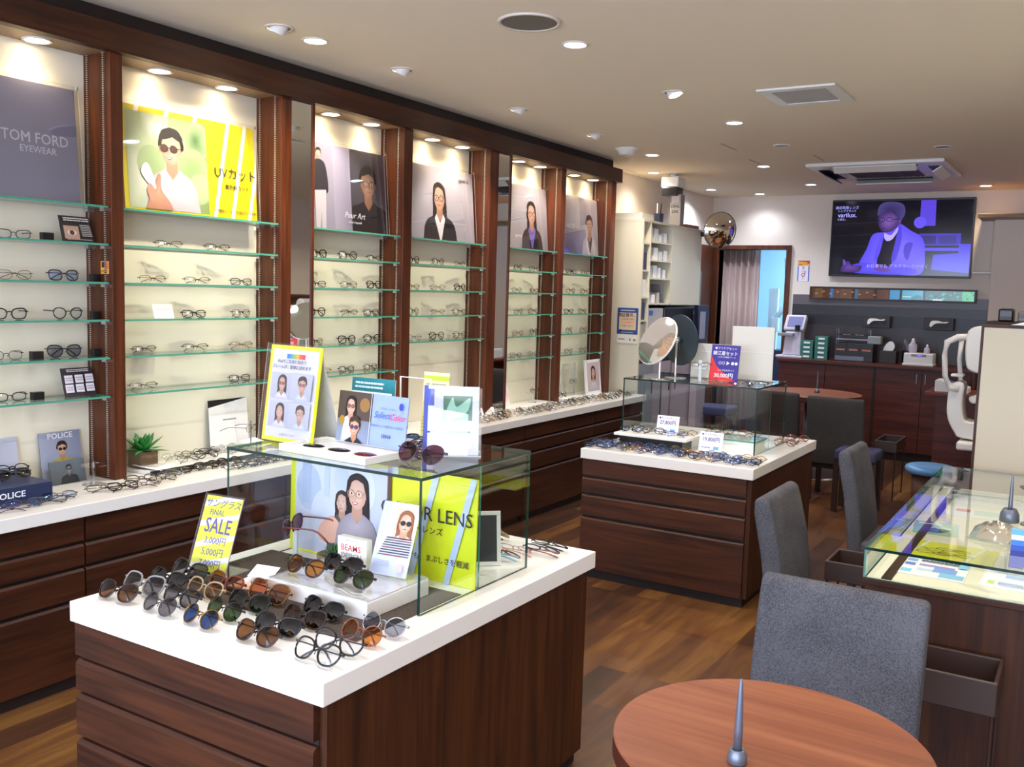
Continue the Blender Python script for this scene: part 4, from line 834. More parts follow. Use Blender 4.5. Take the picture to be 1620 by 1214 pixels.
t = thing('price_leaflet', 'narrow yellow and white leaflet leaning behind the brochure holder', 'leaflet', (-1.70, 2.32, T1), (0, 0, .1)); p.build('leaflet', PRINT, t, (0, -.02, .002), (-.1, 0, 0)); MB().box(-.04, .04, -.02, .02, 0, .003).build('foot', ACRYL, t, world=False)
t = thing('brochure_holder', 'clear brochure holder with green-pictured leaflets on the first glass case', 'brochure holder', (-1.49, 2.115, T1), (0, 0, .62))
p = Print(.125, .19, '#c6cad6', .006); p.rect(.2, .5, .85, .86, '#2a6a50'); p.poly([(.25, .52), (.4, .84), (.5, .7), (.8, .84), (.7, .6)], '#8fc0a8', True); p.ell(.0, .082, .01, .006, '#d08a98'); p.rect(.25, .32, .8, .345, '#2f6a55'); p.grad(.25, .1, .85, .3, '#b8c4cc', '#d2dae2', '#c8d2da', '#e0e4ea')
p.build('leaflet', PRINT, t, (.008, .0, .004), (-.18, 0, 0))
p = Print(.10, .19, '#d9dcec', .002); p.rect(0, 0, .12, 1, '#3b4aa8'); p.rect(.12, .7, .6, .95, '#4757b4'); p.rect(.12, .3, .4, .33, '#3b4aa8'); p.rect(.1, .02, .5, .05, '#3b4aa8')
p.build('rear_leaflet', PRINT, t, (-.035, .018, .004), (-.18, 0, -.05))
MB().box(-.065, .078, -.010, -.008, 0, .19, 0, edge=1).build('front_panel', [ACRYL, ACEDGE], t, world=False).rotation_euler = (-.18, 0, 0)
MB().box(-.065, .078, -.012, .075, 0, .004, 0, edge=1).build('foot', [ACRYL, ACEDGE], t, world=False)
MB().prism([(.03, .185), (.034, .185), (.09, .0), (.085, 0)], -.065, .078, 'x').build('rear_panel', ACRYL, t, world=False)
glasses('aviator', 'purple', L_PUR, (-1.488, 1.945, T1+.006), -.04, 'large purple tinted sunglasses on the glass top beside the sample tray', 'sunglasses on the case top', 'folded', .5, sun=True, sc=1.12)
glasses('wellington', 'navy', L_BLUE, (-1.668, 2.185, T1+.008), .1, 'dark blue eyeglasses lying flat behind the sample tray', 'glasses on the case top', 'folded', 1.0, sc=.95)
glasses('boston', 'navy', L_CLEAR, (-1.615, 2.105, T1+.008), -.3, 'black-blue eyeglasses next to the purple sunglasses', 'glasses on the case top', 'folded', 1.0, sc=.95)

# ------------------------------------------------------------------ wall counter goods
t = thing('navy_box', 'navy blue lettered box riser carrying two pairs at the counter start', 'box', (-3.33, 1.87, CTZ+.0003))
b = MB().box(-3.455, -3.20, 1.72, 2.01, CTZ+.0003, .755).build('box', pm('navy_card', '#1f2c4f', .45), t, bevel=.002)
text('POLICE', .030, (.131, -.02, .040), INKW, t, rot=(PI/2, 0, PI/2), bold=.0012, sx=1.15)
glasses('boston', 'black', L_CLEAR, (-3.40, 1.985, .764), 1.4, 'thick black eyeglasses lying at the back of the navy box', 'eyeglasses on the navy box', 'folded', .9)
glasses('wellington', 'matte black', L_GREY, (-3.30, 1.93, .764), 1.5, 'thick black dark-lensed sunglasses at the front of the navy box', 'eyeglasses on the navy box', 'folded', .9, sun=True)
for i, (x, y, k, fm, lm, lab) in enumerate(((-3.11, 1.80, 'half', 'purple', L_CLEAR, 'half-rim eyeglasses with shiny lenses lowest in the corner'), (-3.14, 1.87, 'thin', 'gunmetal', L_BLUE, 'thin eyeglasses with violet shine before the navy box'), (-3.13, 1.95, 'rect', 'gunmetal', L_CLEAR, 'grey rectangular eyeglasses beneath the box edge'), (-3.16, 2.02, 'thin', 'black', L_BLUE, 'thin black eyeglasses with blue shine past the box corner'))):
    glasses(k, fm, lm, (x, y, CTZ+.010), 1.3+random.uniform(-.15, .15), lab, 'eyeglasses in front of the navy box', 'folded', 1.0)
p = Print(.175, .20, '#a9acbc', .003, '#55585f'); p.grad(0, 0, 1, 1, '#a9afc4', '#8f96ad', '#7f869c', '#9aa0b4'); p.person(.005, .13, .024, '#caa083', '#211a17', 'short', '#d8c558', None, '#181414', '#181414', face=.2, body=.95)
t = thing('photo_card', 'grey card with a person in a yellow sweater leaning behind the counter', 'card', (-3.45, 2.215, CTZ+.0003), (0, 0, PI/2)); b = p.build('print', PRINT, t, (0, -.0, .001), (-.14, 0, 0)); text('POLICE', .03, (0, p.front(), .183), INKW, b, bold=.0008, sx=1.1); MB().box(-.05, .05, 0, .04, 0, .003).build('foot', ACRYL, t, world=False)
p = Print(.155, .092, '#50585f', .003, '#444444'); p.grad(0, 0, 1, 1, '#4a5258', '#525b62', '#6a737a', '#5f686f'); p.person(.005, .056, .014, '#7d7f82', '#2a2d30', 'short', '#31363b', None, '#1d1f22', '#22252a', face=.2, body=1.1)
t = thing('photo_card', 'small dark grey landscape card in front of the yellow sweater card', 'card', (-3.405, 2.21, CTZ+.0003), (0, 0, PI/2+.05)); p.build('print', PRINT, t, (0, 0, .001), (-.2, 0, 0)); MB().box(-.05, .05, 0, .03, 0, .003).build('foot', ACRYL, t, world=False)
p = Print(.10, .20, '#b6bacc', .003); t = thing('photo_card', 'plain blue-grey card edge at the picture border by the navy box', 'card', (-3.45, 1.99, CTZ+.0003), (0, 0, PI/2)); p.build('print', PRINT, t, (0, 0, .001), (-.14, 0, 0)); MB().box(-.04, .04, 0, .04, 0, .003).build('foot', ACRYL, t, world=False); t['label'] = 'plain blue-grey upright card behind the navy box'
def riser(x, y, label, h=.095, r=.05):
    t = thing('acrylic_riser', label, 'riser', (x, y, CTZ+.0003)); MB().lathe([(0, .004), (r*.9, .003), (r*.9, 0), (0, 0)], n=24).build('foot', ACRYL, t, world=False); MB().lathe([(.007, .004), (.007, h)], n=12).build('post', ACRYL, t, world=False)
    MB().lathe([(0, h*.8), (r, h*.8), (r*1.02, h*.84), (0, h*.83)], n=24).build('plate', [ACRYL], t, world=False); return t
riser(-3.315, 2.255, 'empty clear round riser beside the small dark grey card')
for i, (x, y) in enumerate(((-3.165, 2.20), (-3.12, 2.26), (-3.10, 2.33), (-3.18, 2.38), (-3.13, 2.45), (-3.19, 2.53))):
    k, fm = (('rect', 'gunmetal'), ('wellington', 'black'), ('half', 'purple'), ('boston', 'dark brown'), ('thin', 'black'), ('oval', 'gunmetal'))[i]
    glasses(k, fm, L_DEMO, (x, y, CTZ+.010), 1.35+random.uniform(-.3, .3), '%s %s eyeglasses lying past the round riser, %s from the card' % (fm, KN[k], ('first', 'second', 'third', 'fourth', 'fifth', 'sixth')[i]), 'eyeglasses on the long counter', 'folded', 1.0)
succulent('potted_succulent', 'bright green leafy plant in a square glass pot on the long counter', -3.425, 2.565, CTZ+.0145, .115, 8, .075, .085, '#6a5138', True, 3, '#2f8038')
t = thing('display_tray', 'low white display tray with a black front edge under the leafy plant', 'tray', (-3.42, 2.85, CTZ+.0003))
MB().box(-3.485, -3.295, 2.50, 3.24, CTZ+.0003, .700).build('tray_box', WHITEP, t, bevel=.001); MB().box(-3.2945, -3.286, 2.50, 3.24, CTZ+.0003, .704).build('black_edge', BLACKP, t)
p = Print(.12, .14, '#fbfaf7', .0012); p.lines(.15, .3, .85, .7, 4, '#bdbab2'); o = p.build('printed_sheet', PRINT, None, (-3.30, 2.60, .7025), (-PI/2+.10, 0, PI/2+.3)); tag(o, 'curved white printed sheet lying on the tray beside the plant', 'sheet')
for i, (x, y) in enumerate(((-3.43, 2.74), (-3.43, 2.84), (-3.345, 2.75), (-3.43, 2.94), (-3.345, 2.85), (-3.35, 2.945), (-3.43, 3.04), (-3.35, 3.05))):
    k, fm = (('thin', 'silver'), ('oval', 'gunmetal'), ('thin', 'gunmetal'), ('rect', 'gunmetal'), ('boston', 'black'), ('half', 'silver'))[i % 6]
    glasses(k, fm, L_DEMO, (x, y, .700+.010), PI/2+random.uniform(-.2, .2), '%s %s eyeglasses on the white tray by the plant, %s row, %s' % (fm, KN[k], 'back' if x < -3.4 else 'front', ('first', 'second', 'third', 'fourth')[[2.7, 2.8, 2.9, 3.0].index(math.floor(y*10)/10)]), 'eyeglasses on the white tray', 'folded', .8)
for i in range(18):
    y = 2.60+(i//2)*.068; x = -3.215 if i % 2 == 0 else -3.115
    k, fm = (('thin', 'gunmetal'), ('boston', 'black'), ('rect', 'black'), ('oval', 'gunmetal'), ('wellington', 'dark brown'), ('half', 'gunmetal'), ('boston', 'tortoise'))[i % 7]
    if i % 2 and i < 7: continue
    glasses(k, fm, L_DEMO, (x, y+random.uniform(-.008, .008), CTZ+.010), PI/2+random.uniform(-.25, .25), '%s %s eyeglasses before the black-edged tray, %s line, %s from the plant' % (fm, KN[k], 'inner' if i % 2 == 0 else 'outer', ('first', 'second', 'third', 'fourth', 'fifth', 'sixth', 'seventh', 'eighth', 'ninth')[i//2]), 'eyeglasses on the long counter', 'folded', 1.0)
p = Print(.235, .245, '#efeeea', .002, '#1b1a1b'); p.poly([(0, .86), (0, 1), (1, 1)], '#171617'); p.lines(.35, .58, .7, .63, 1, '#8a8884'); t = thing('brand_card', 'white card with a black folded top leaning at the tray end', 'card', (-3.455, 3.07, .7003), (0, 0, PI/2)); p.build('print', PRINT, t, (0, 0, .001), (-.08, 0, 0)); MB().box(-.08, .08, 0, .03, 0, .003).build('foot', ACRYL, t, world=False)
o = MB().box(-.05, .05, -.07, .07, 0, .0012).build('white_sheet', PAPER, None, loc=(-3.38, 3.16, .735), world=False); o.rotation_euler = (0, .25, .3); tag(o, 'blank white sheet tilted in front of the white card', 'sheet')
t = thing('wire_glasses_stand', 'upright clear stand holding one pair before the white card', 'stand', (-3.35, 3.10, .7005)); MB().lathe([(0, .003), (.035, .002), (.035, 0), (0, 0)], n=20).build('foot', ACRYL, t, world=False); MB().lathe([(.003, .003), (.003, .15)], n=8).build('post', STEEL, t, world=False)
glasses('thin', 'gunmetal', L_DEMO, (-3.34, 3.10, .80), PI/2+.4, 'thin grey eyeglasses hung on the clear stand before the white card', 'eyeglasses on the long counter', 'open', 0, sc=.9)
# far part of the counter
rd = random.Random(3); cnt = 0; SEG = [(4.50, 4.95, 'on the counter by the price tents'), (4.95, 5.40, 'on the counter before the mirror strip'), (5.40, 5.85, 'before the long white tray'), (5.85, 6.30, 'on the counter before the last upright'), (6.30, 6.95, 'on the counter at its bookcase end')]
NUM = ['first', 'second', 'third', 'fourth', 'fifth', 'sixth', 'seventh', 'eighth', 'ninth', 'tenth']
for y0, y1, nm in SEG:
    for q in range(int(round((y1-y0)/.075))):
        for r_ in (0, 1):
            y = y0+.03+q*.075; x = (-3.21, -3.11)[r_]+rd.uniform(-.01, .01)
            if r_ and (q+cnt) % 5 == 4: cnt += 1; continue
            k, fm = rd.choice((('thin', 'silver'), ('oval', 'silver'), ('round', 'gold'), ('boston', 'black'), ('boston', 'gunmetal'), ('half', 'bronze'), ('thin', 'rose'), ('boston', 'beige'), ('rect', 'red brown'), ('oval', 'bronze')))
            if nm.startswith('before') and r_ == 0: fm = 'black' if q % 2 else 'gunmetal'
            cnt += 1
            glasses(k, fm, L_DEMO, (x, y+rd.uniform(-.01, .01), CTZ+.010), PI/2+rd.uniform(-.3, .3), '%s %s eyeglasses %s, %s row, %s pair' % (fm, KN[k], nm, ('inner', 'outer')[r_], NUM[q]), 'eyeglasses on the far half of the long counter', 'folded', 1.0)
def tent(x, y, w_, h_, yaw, label, txt=None, z=CTZ+.0003, cat='price card'):
    t = thing('price_tent', label, cat, (x, y, z), (0, 0, yaw)); p = Print(w_, h_, '#fbfaf8', .0012)
    if txt is None: p.lines(.2, .3, .8, .75, 3, '#b9b5b0')
    b = p.build('front_leaf', PRINT, t, (0, -h_*.33, 0), (-.35, 0, 0)); r = MB().box(-w_/2, w_/2, -.0006, .0006, 0, h_).build('rear_leaf', PAPER, t, world=False)
    r.location = (0, h_*.34, 0); r.rotation_euler = (.35, 0, 0); return t, b, p
tent(-3.33, 5.10, .12, .05, PI/2-.2, 'white folded price tent at the foot of the mirror strip upright'); tent(-3.40, 4.90, .14, .045, PI/2, 'wide white folded tent beside the shorter one on the counter')
t = thing('display_tray', 'long low white tray in the long-haired woman bay', 'tray', (-3.42, 5.66, CTZ+.0003)); MB().box(-3.485, -3.30, 5.325, 5.975, CTZ+.0003, .699).build('tray_box', WHITEP, t, bevel=.001); MB().box(-3.30, -3.297, 5.325, 5.975, CTZ+.0003, .701).build('front_lip', PAPER, t)
p = Print(.16, .155, '#f4e9e6', .002); p.poly([(.3, .1), (.45, .9), (.75, .95), (.95, .3)], '#f0cfd0', True); p.poly([(.0, .2), (.3, .6), (.35, .0)], '#faf7f4', True); t = thing('pink_card', 'white and pink card leaning on the long white tray', 'card', (-3.435, 5.46, .6993), (0, 0, PI/2-.1)); p.build('print', PRINT, t, (0, 0, .001), (-.2, 0, 0)); MB().box(-.05, .05, 0, .04, 0, .003).build('foot', ACRYL, t, world=False)
t = thing('acrylic_riser', 'clear cross-shaped riser with one pair on the long white tray', 'riser', (-3.40, 5.80, .6993)); MB().lathe([(.004, 0), (.004, .12)], n=8).build('post', ACEDGE, t, world=False); MB().box(-.03, .03, -.05, .05, .07, .074).build('arm_bar', ACRYL, t, world=False); MB().lathe([(0, .003), (.03, .002), (.03, 0), (0, 0)], n=16).build('foot', ACRYL, t, world=False)
glasses('thin', 'gold', L_DEMO, (-3.38, 5.80, .7745), PI/2, 'thin gold eyeglasses on the clear riser of the long white tray', 'eyeglasses on the long counter', 'folded', .1, sc=.9)
t = thing('portrait_display', 'white stand with a framed portrait of a dark-haired woman in the last bay', 'display stand', (-3.40, 6.52, CTZ+.0003)); MB().box(-3.485, -3.28, 6.28, 6.79, CTZ+.0003, .70).build('base_tray', WHITEP, t, bevel=.001)
p = Print(.26, .27, '#f0eff0', .012); p.grad(.1, .08, .9, .92, '#c9b0ae', '#b89e9e', '#c9b6b4', '#cdbcbb'); p.window(.1, .08, .9, .92); p.person(0, .165, .04, '#cf9f8c', '#1d1614', 'long', '#cfc6cc', None, glasses=False, body=.85); p.full()
for u, v in ((.07, .06), (.93, .06), (.07, .94), (.93, .94)): p.ell(*p.P(u, v), .004, .004, '#6a5f60')
p.build('portrait', PRINT, t, (.06, .14, .0145), (-.1, 0, PI/2))
MB().box(-3.44, -3.43, 6.30, 6.50, .70, .95, 0, edge=1).build('side_glass', [ACRYL, ACEDGE], t)
glasses('round', 'gunmetal', L_DEMO, (-3.36, 6.35, .80), PI/2, 'round dark eyeglasses halfway up the side glass of the portrait stand', 'eyeglasses in the last bay', 'folded', .1, sc=.95)
t = thing('clear_shelf_block', 'small clear block step with one pair before the portrait stand', 'riser', (-3.35, 6.16, CTZ+.0003)); MB().box(-.06, .06, -.08, .08, 0, .018, 0, edge=1).build('block', [ACRYL, ACEDGE], t, world=False); MB().box(-.05, .05, -.07, .07, .018, .02).build('pad', PAPER, t, world=False)
glasses('boston', 'gunmetal', L_DEMO, (-3.34, 6.16, .712), PI/2, 'rounded grey eyeglasses on the small clear block step', 'eyeglasses in the last bay', 'folded', .3)

# ------------------------------------------------------------------ goods on the second island
FR = [('rect', 'black', L_BLUE), ('boston', 'black', L_BLUE), ('half', 'purple', L_BLUE), ('thin', 'black', L_BLUE), ('oval', 'gold', L_DEMO), ('round', 'gunmetal', L_BLUE), ('thin', 'bronze', L_DEMO)]
n = 0
for i in range(9):
    for j in range(4):
        x = -2.185+i*.0985+.012*(j % 2); y = 4.385+j*.050+.010*(i % 2)
        if j == 3 and i in (1, 3, 5, 7): continue
        if x > -1.36: continue
        k, fm, lm = FR[(i*3+j*5) % 7]
        glasses(k, fm, lm, (x+rd.uniform(-.008, .008), y, CTZ+.010), rd.uniform(-.2, .2), '%s %s eyeglasses on the second island, column %s from the wall side, %s row' % (fm, KN[k], NUM[i], ('front', 'second', 'third', 'back')[j]), 'eyeglasses on the second island', 'folded', .75+.25*((i+j) % 3 == 0))
t = thing('display_tray', 'black-sided riser with a white top inside the second glass case', 'riser', (-1.96, 4.70, CTZ+.0003)); MB().box(-2.145, -1.785, 4.60, 4.73, CTZ+.0003, .738).build('dark_box', BLACKP, t); MB().box(-2.17, -1.76, 4.58, 4.86, .7385, .752).build('white_top', WHITEP, t, bevel=.001); MB().box(-2.13, -1.785, 4.74, 4.85, CTZ+.0003, .738).build('rear_support', WHITEP, t)
for i, (x, y) in enumerate(((-2.10, 4.63), (-1.97, 4.63), (-1.84, 4.63), (-2.08, 4.73), (-1.82, 4.72))):
    glasses(('rect', 'boston', 'half', 'thin', 'oval')[i], ('black', 'gunmetal', 'purple', 'black', 'gold')[i], (L_BLUE, L_DEMO, L_BLUE, L_DEMO, L_DEMO)[i], (x, y, .7605), rd.uniform(-.1, .1), '%s pair on the white-topped riser in the second case, %s' % (('black blue-shining', 'grey metal', 'purple blue-shining', 'thin black', 'gold wire')[i], ('outer end', 'middle front', 'inner front', 'back outer end', 'back inner end')[i]), 'eyeglasses in the second glass case', 'folded', .85)
t = thing('display_tray', 'pale green-edged glass step inside the second glass case', 'riser', (-1.6, 4.92, CTZ+.0003)); MB().box(-1.735, -1.455, 4.785, 4.992, .742, .750, 0, edge=1).build('glass_top', [GLASS, GEDGE], t); MB().box(-1.725, -1.465, 4.80, 4.98, CTZ+.0003, .7415).build('white_box', pm('pale_box', '#e9efe8', .4), t)
for i, (x, y) in enumerate(((-1.69, 4.83), (-1.55, 4.83), (-1.69, 4.92), (-1.54, 4.93))):
    glasses(('half', 'round', 'thin', 'oval')[i], ('gunmetal', 'silver', 'black', 'bronze')[i], L_DEMO, (x, y, .759), rd.uniform(-.2, .2), '%s pair on the pale glass step in the second case, %s' % (('half-rim grey', 'round silver', 'thin black', 'oval bronze')[i], ('front wall side', 'front outer side', 'back wall side', 'back outer side')[i]), 'eyeglasses in the second glass case', 'folded', .8)
for i, (x, y) in enumerate(((-1.40, 5.12), (-1.40, 5.19), (-1.40, 5.26), (-1.385, 5.33))):
    glasses(('boston', 'round', 'oval', 'boston')[i], ('rose', 'tortoise', 'pink', 'red brown')[i], L_DEMO, (x, y, CTZ+.010), .1+rd.uniform(-.2, .2), '%s pair outside the second case on the island edge' % ('rose framed', 'tortoise round', 'pale pink oval', 'red-brown')[i], 'warm-coloured eyeglasses beside the second case', 'folded', .7)
def price_sign(x, y, z, w_, h_, s_, label, yaw=.0):
    t = thing('price_sign', label, 'price sign', (x, y, z), (0, 0, yaw)); p = Print(w_, h_, '#f0f2fb', .002, '#7f8fd8'); p.rect(.62, .14, .85, .3, '#6fa8e8'); p.lines(.1, .16, .5, .28, 1, '#8a96c8')
    b = p.build('card', PRINT, t, (0, 0, .002), (-.18, 0, 0)); text('◆アイケアセット', h_*.13, (0, p.front(), h_*.86), INKP, b); text(s_, h_*.27, (0, p.front(), h_*.62), INKP, b, bold=.0006, sx=.92); MB().box(-w_/2, w_/2, -.006, .035, 0, .002).build('foot', ACRYL, t, world=False)
price_sign(-1.908, 4.685, .7525, .125, .10, '27,800円', 'white card with the price 27,800 on the riser in the second case', .0)
price_sign(-1.66, 4.672, CTZ+.001, .130, .105, '19,800円', 'white card with the price 19,800 among the front glasses', -.05)
def vanity(x, y, yaw, tilt, label, back):
    t = thing('table_mirror', label, 'mirror', (x, y, T1), (0, 0, yaw)); H = .212
    MB().lathe([(0, .006), (.05, .005), (.06, .002), (.06, 0), (0, 0)], n=32).build('round_foot', CHROME, t, world=False, smooth=True)
    MB().tube([(0, 0, .004), (0, 0, H)], .006, 10).build('pole', CHROME, t, world=False)
    MB().lathe([(0, -.023), (.017, -.016), (.023, 0), (.017, .016), (0, .023)], (0, 0, H), 16).build('ball_joint', CHROME, t, world=False, smooth=True)
    def disc(r, d0, d1, nm, m, bev=0):
        mb = MB(); k = 48; A = [(r*math.cos(2*PI*i/k), d0, r*math.sin(2*PI*i/k)) for i in range(k)]; B_ = [(a, d1, c) for a, _, c in A]
        mb.add(A+B_, [tuple(range(k)), tuple(range(k, 2*k))[::-1]]+[(i, k+i, k+(i+1) % k, (i+1) % k) for i in range(k)]); o = mb.build(nm, m, t, world=False); o.location = (0, -.027, H); o.rotation_euler = (tilt, 0, 0)
    disc(.142, -.001, .006, 'back_plate', back); disc(.138, -.004, -.0012, 'mirror_face', MIRROR)
vanity(-2.012, 4.80, -.49, -.45, 'round table mirror facing the shelves, light reflection, on the second case', WHITEP)
vanity(-1.985, 4.96, PI-.45, -.05, 'round table mirror turned away showing its dark back', pm('dark_slate_back', '#2c3a44', .4))
t = thing('glasses_stand', 'clear upright stand holding one pair between the mirrors and the set sign', 'stand', (-1.80, 4.85, T1)); MB().lathe([(0, .003), (.05, .002), (.05, 0), (0, 0)], n=24).build('foot', ACRYL, t, world=False); MB().box(-.009, .009, -.004, .004, 0, .115).build('post', ACEDGE, t, world=False, bevel=.003); MB().box(-.035, .035, -.006, .006, .07, .075).build('cross_bar', ACEDGE, t, world=False)
glasses('half', 'black', L_DEMO, (-1.80, 4.84, T1+.076), .25, 'half-rim black eyeglasses on the clear stand above the second case', 'eyeglasses on the second case top', 'open', 0, sc=.9)
t = thing('set_sign', 'blue and red sign with the price 30,000 on the second glass case', 'sign', (-1.70, 4.93, T1), (0, 0, -.08))
p = Print(.165, .20, '#3a3390', .002, '#2a2570'); p.poly([(0, 0), (1, 0), (.62, .16), (.22, .42), (0, .72)], '#d8343c'); 
b = p.build('card', PRINT, t, (0, 0, .002), (-.15, 0, 0)); MB().box(-.07, .07, -.004, .05, 0, .003).build('foot', ACRYL, t, world=False)
p.front(); text('◆アイケアセット', .016, (0, p.front(), .18), INKW, b); text('鯖江産セット', .024, (0, p.front(), .153), INKW, b, bold=.0006); text('こだわりの国産フレーム', .0095, (.008, p.front(), .133), INKW, b); text('○○ ▶ ●●', .022, (.02, p.front(), .100), INKW, b); text('レンズ込みセット', .012, (.012, p.front(), .062), INKW, b); text('30,000円', .030, (.0, p.front(), .032), INKW, b, bold=.0009)
glasses('half', 'rose', L_DEMO, (-1.70, 4.80, T1+.006), 0, 'pale rose half-rim pair at the edge of the second case top', 'eyeglasses on the second case top', 'folded', 1.1)
glasses('thin', 'purple', L_BLUE, (-1.56, 4.80, T1+.006), .1, 'thin purple blue-shining pair at the edge of the second case top', 'eyeglasses on the second case top', 'folded', 1.1)
glasses('oval', 'black', L_DEMO, (-1.50, 4.90, T1+.006), .3, 'small black oval pair behind the other two on the second case top', 'eyeglasses on the second case top', 'folded', 1.1, sc=.9)
BOARD = pm('white_divider', '#d6d3ca', .3)
t = thing('white_divider', 'low wide white divider board behind the set sign', 'divider', (-1.80, 5.06, T1)); MB().box(-.135, .11, 0, .006, 0, .196).build('board', BOARD, t, world=False, bevel=.001); MB().box(-.135, .11, -.001, 0, .150, .153).build('fold_line', WHITEP, t, world=False); MB().box(-.135, .11, -.0, .05, 0, .004).build('foot', BOARD, t, world=False)
t = thing('white_divider', 'tall white divider board rising behind the low one', 'divider', (-1.62, 5.13, T1)); MB().box(-.105, .13, 0, .006, 0, .30).build('board', BOARD, t, world=False, bevel=.001); MB().box(-.105, .13, -.001, 0, .158, .161).build('fold_line', WHITEP, t, world=False); MB().box(-.105, .13, 0, .05, 0, .004).build('foot', BOARD, t, world=False)

# ------------------------------------------------------------------ chairs and tables
def chair(x, y, yaw, label, mat, group=None):
    """upholstered chair, front towards -Y of the object; back leans away"""
    t = thing('upholstered_chair', label, 'chair', (x, y, 0), (0, 0, yaw), group)
    W = .203
    prof = [(.128, .275), (.140, .42), (.166, .60), (.200, .74), (.212, .776), (.240, .788), (.264, .772), (.262, .72), (.232, .58), (.208, .42), (.196, .275)]
    mb = MB(); xs = (-W, -W*.5, 0, W*.5, W); k = len(prof)
    for xx in xs: mb.v += [(xx, a+(-.012*(1-(xx/W)**2) if a < .2 and b > .4 else 0), b) for a, b in prof]
    for i in range(len(xs)-1):
        for j in range(k): a = i*k+j; b_ = i*k+(j+1) % k; mb.f.append((a, b_, b_+k, a+k)); mb.m.append(0); mb.c.append(None)
    mb.f += [tuple(range(k))[::-1], tuple(range((len(xs)-1)*k, len(xs)*k))]; mb.m += [0, 0]; mb.c += [None, None]
    mb.build('backrest', mat, t, world=False, smooth=True, bevel=.014, seg=3)
    MB().box(-W-.004, W+.004, -.150, .140, .275, .362).build('seat', mat, t, world=False, smooth=True, bevel=.022, seg=3)
    MB().box(-W+.012, W-.012, -.135, .16, .24, .275).build('seat_frame', WDK, t, world=False)
    for sx in (-1, 1):
        for ly, dy in ((-.125, -.0), (.17, .03)):
            MB().prism([(sx*(W-.045), ly-.017), (sx*(W-.008), ly-.017), (sx*(W-.008), ly+.017), (sx*(W-.045), ly+.017)], 0, .242).build('leg', pm('dark_leg_wood', '#2c1a14', .4), t, world=False, bevel=.003)
    return t
chair(-.49, 2.175, 0, 'grey chair between the round table and the front of the glass desk', FAB, 'grey chairs around the glass desk')
chair(-.735, 3.50, PI/2, 'grey chair at the side of the glass desk next to the brown basket', FAB, 'grey chairs around the glass desk')
chair(-.735, 4.80, PI/2, 'grey chair farther along the glass desk side, next to the far round table', FABD if False else FAB, 'grey chairs around the glass desk')
chair(-1.58, 7.32, PI, 'dark chair with its back to the shop at the far round table, beside the basket', FABD, 'dark chairs at the far round table')
chair(-2.075, 7.42, PI, 'dark chair at the far round table seen through the second glass case', FABD, 'dark chairs at the far round table')
def round_table(x, y, r, z, label, n=64):
    t = thing('round_table', label, 'table', (x, y, 0))
    MB().lathe([(0, z-.045), (r-.012, z-.045), (r, z-.035), (r, z-.002), (r-.002, z), (0, z)], n=n).build('tabletop', [WTAB], t, world=False)
    MB().lathe([(r+.0006, z-.036), (r+.0006, z-.003), (r-.001, z-.003), (r-.001, z-.036)], n=n, ring=True).build('edge_band', pm('table_edge', '#4a2216', .4), t, world=False)
    MB().lathe([(.03, .02), (.03, z-.045)], n=20).build('pedestal', STEEL, t, world=False, smooth=True); MB().lathe([(0, .022), (.05, .02), (r*.72, .010), (r*.74, 0), (0, 0)], n=40).build('base_disc', STEEL, t, world=False)
round_table(-.444, 1.643, .281, .70, 'round reddish wooden table with a pen stand in front of the grey chair', 96)
round_table(-2.05, 8.17, .43, .70, 'far round wooden table behind the dark chairs')
def pen_stand(x, y, z, h, label, s=1.0):
    t = thing('pen_stand', label, 'pen stand', (x, y, z))
    MB().lathe([(.016*s, 0), (.0175*s, .004), (.0165*s, .016*s), (.0125*s, .024*s), (.011*s, .026*s), (.0085*s, .022*s), (0, .018*s)], n=24).build('weighted_base', pm('pen_metal', '#6f7686', .38, .6), t, world=False, smooth=True)
    MB().lathe([(0, .018*s), (.0075, .019*s), (.0075, .06), (.0058, h*.7), (.0028, h*.97), (.0016, h), (0, h)], n=14).build('pen', pm('pen_metal', '#6f7686', .38, .6), t, world=False, smooth=True)
pen_stand(-.469, 1.535, .7003, .150, 'slim grey pen standing upright in a small metal base on the near round table')
pen_stand(-1.99, 8.20, .7003, .19, 'slim upright pen in a pale base on the far round table', 1.3)

# ------------------------------------------------------------------ glass desk
DX0, DX1, DY0, DY1, DB, DT = -.575, 1.3, 3.094, 4.90, .622, .72
t = thing('glass_desk', 'walnut display desk with a glass top box and cream interior', 'desk', ((DX0+DX1)/2, (DY0+DY1)/2, 0))
MB().box(DX0+.008, DX1, DY0+.012, DY1, .06, DB-.004).build('body', WZ, t); MB().box(DX0+.03, DX1, DY0+.04, DY1-.03, 0, .06).build('plinth', WDK, t)
MB().box(DX0, DX1, DY0, DY1, DB-.022, DB-.003).build('walnut_rim', WX, t, bevel=.002)
MB().box(DX0+.012, DX1-.01, DY0+.012, DY1-.012, DB-.003, DB).build('cream_deck', CREAM, t)
MB().box(DX0, DX1, DY0, DY1, DT-.009, DT, 0, edge=1).build('top_pane', [GLASS, GDARK], t)
MB().box(DX0+.002, DX1, DY0+.002, DY0+.008, DB, DT-.0095, 0, edge=1).build('front_pane', [GLASS, GEDGE], t); MB().box(DX0+.002, DX0+.008, DY0+.009, DY1-.01, DB, DT-.0095, 0, edge=1).build('side_pane', [GLASS, GEDGE], t)
MB().box(DX0+.055, DX0+.085, DY0+.014, DY1-.02, DB+.0003, DB+.0035).build('inner_rail', WY, t)
def flat(name, label, cat, w_, h_, x, y, z, yaw, paint, base='#f2f4f8'):
    p = Print(w_, h_, base, .0012); paint(p); o = p.build(name, PRINT, None, (x, y, z+.0014), (-PI/2, 0, yaw)); return tag(o, label, cat)
DS = DB+.0004
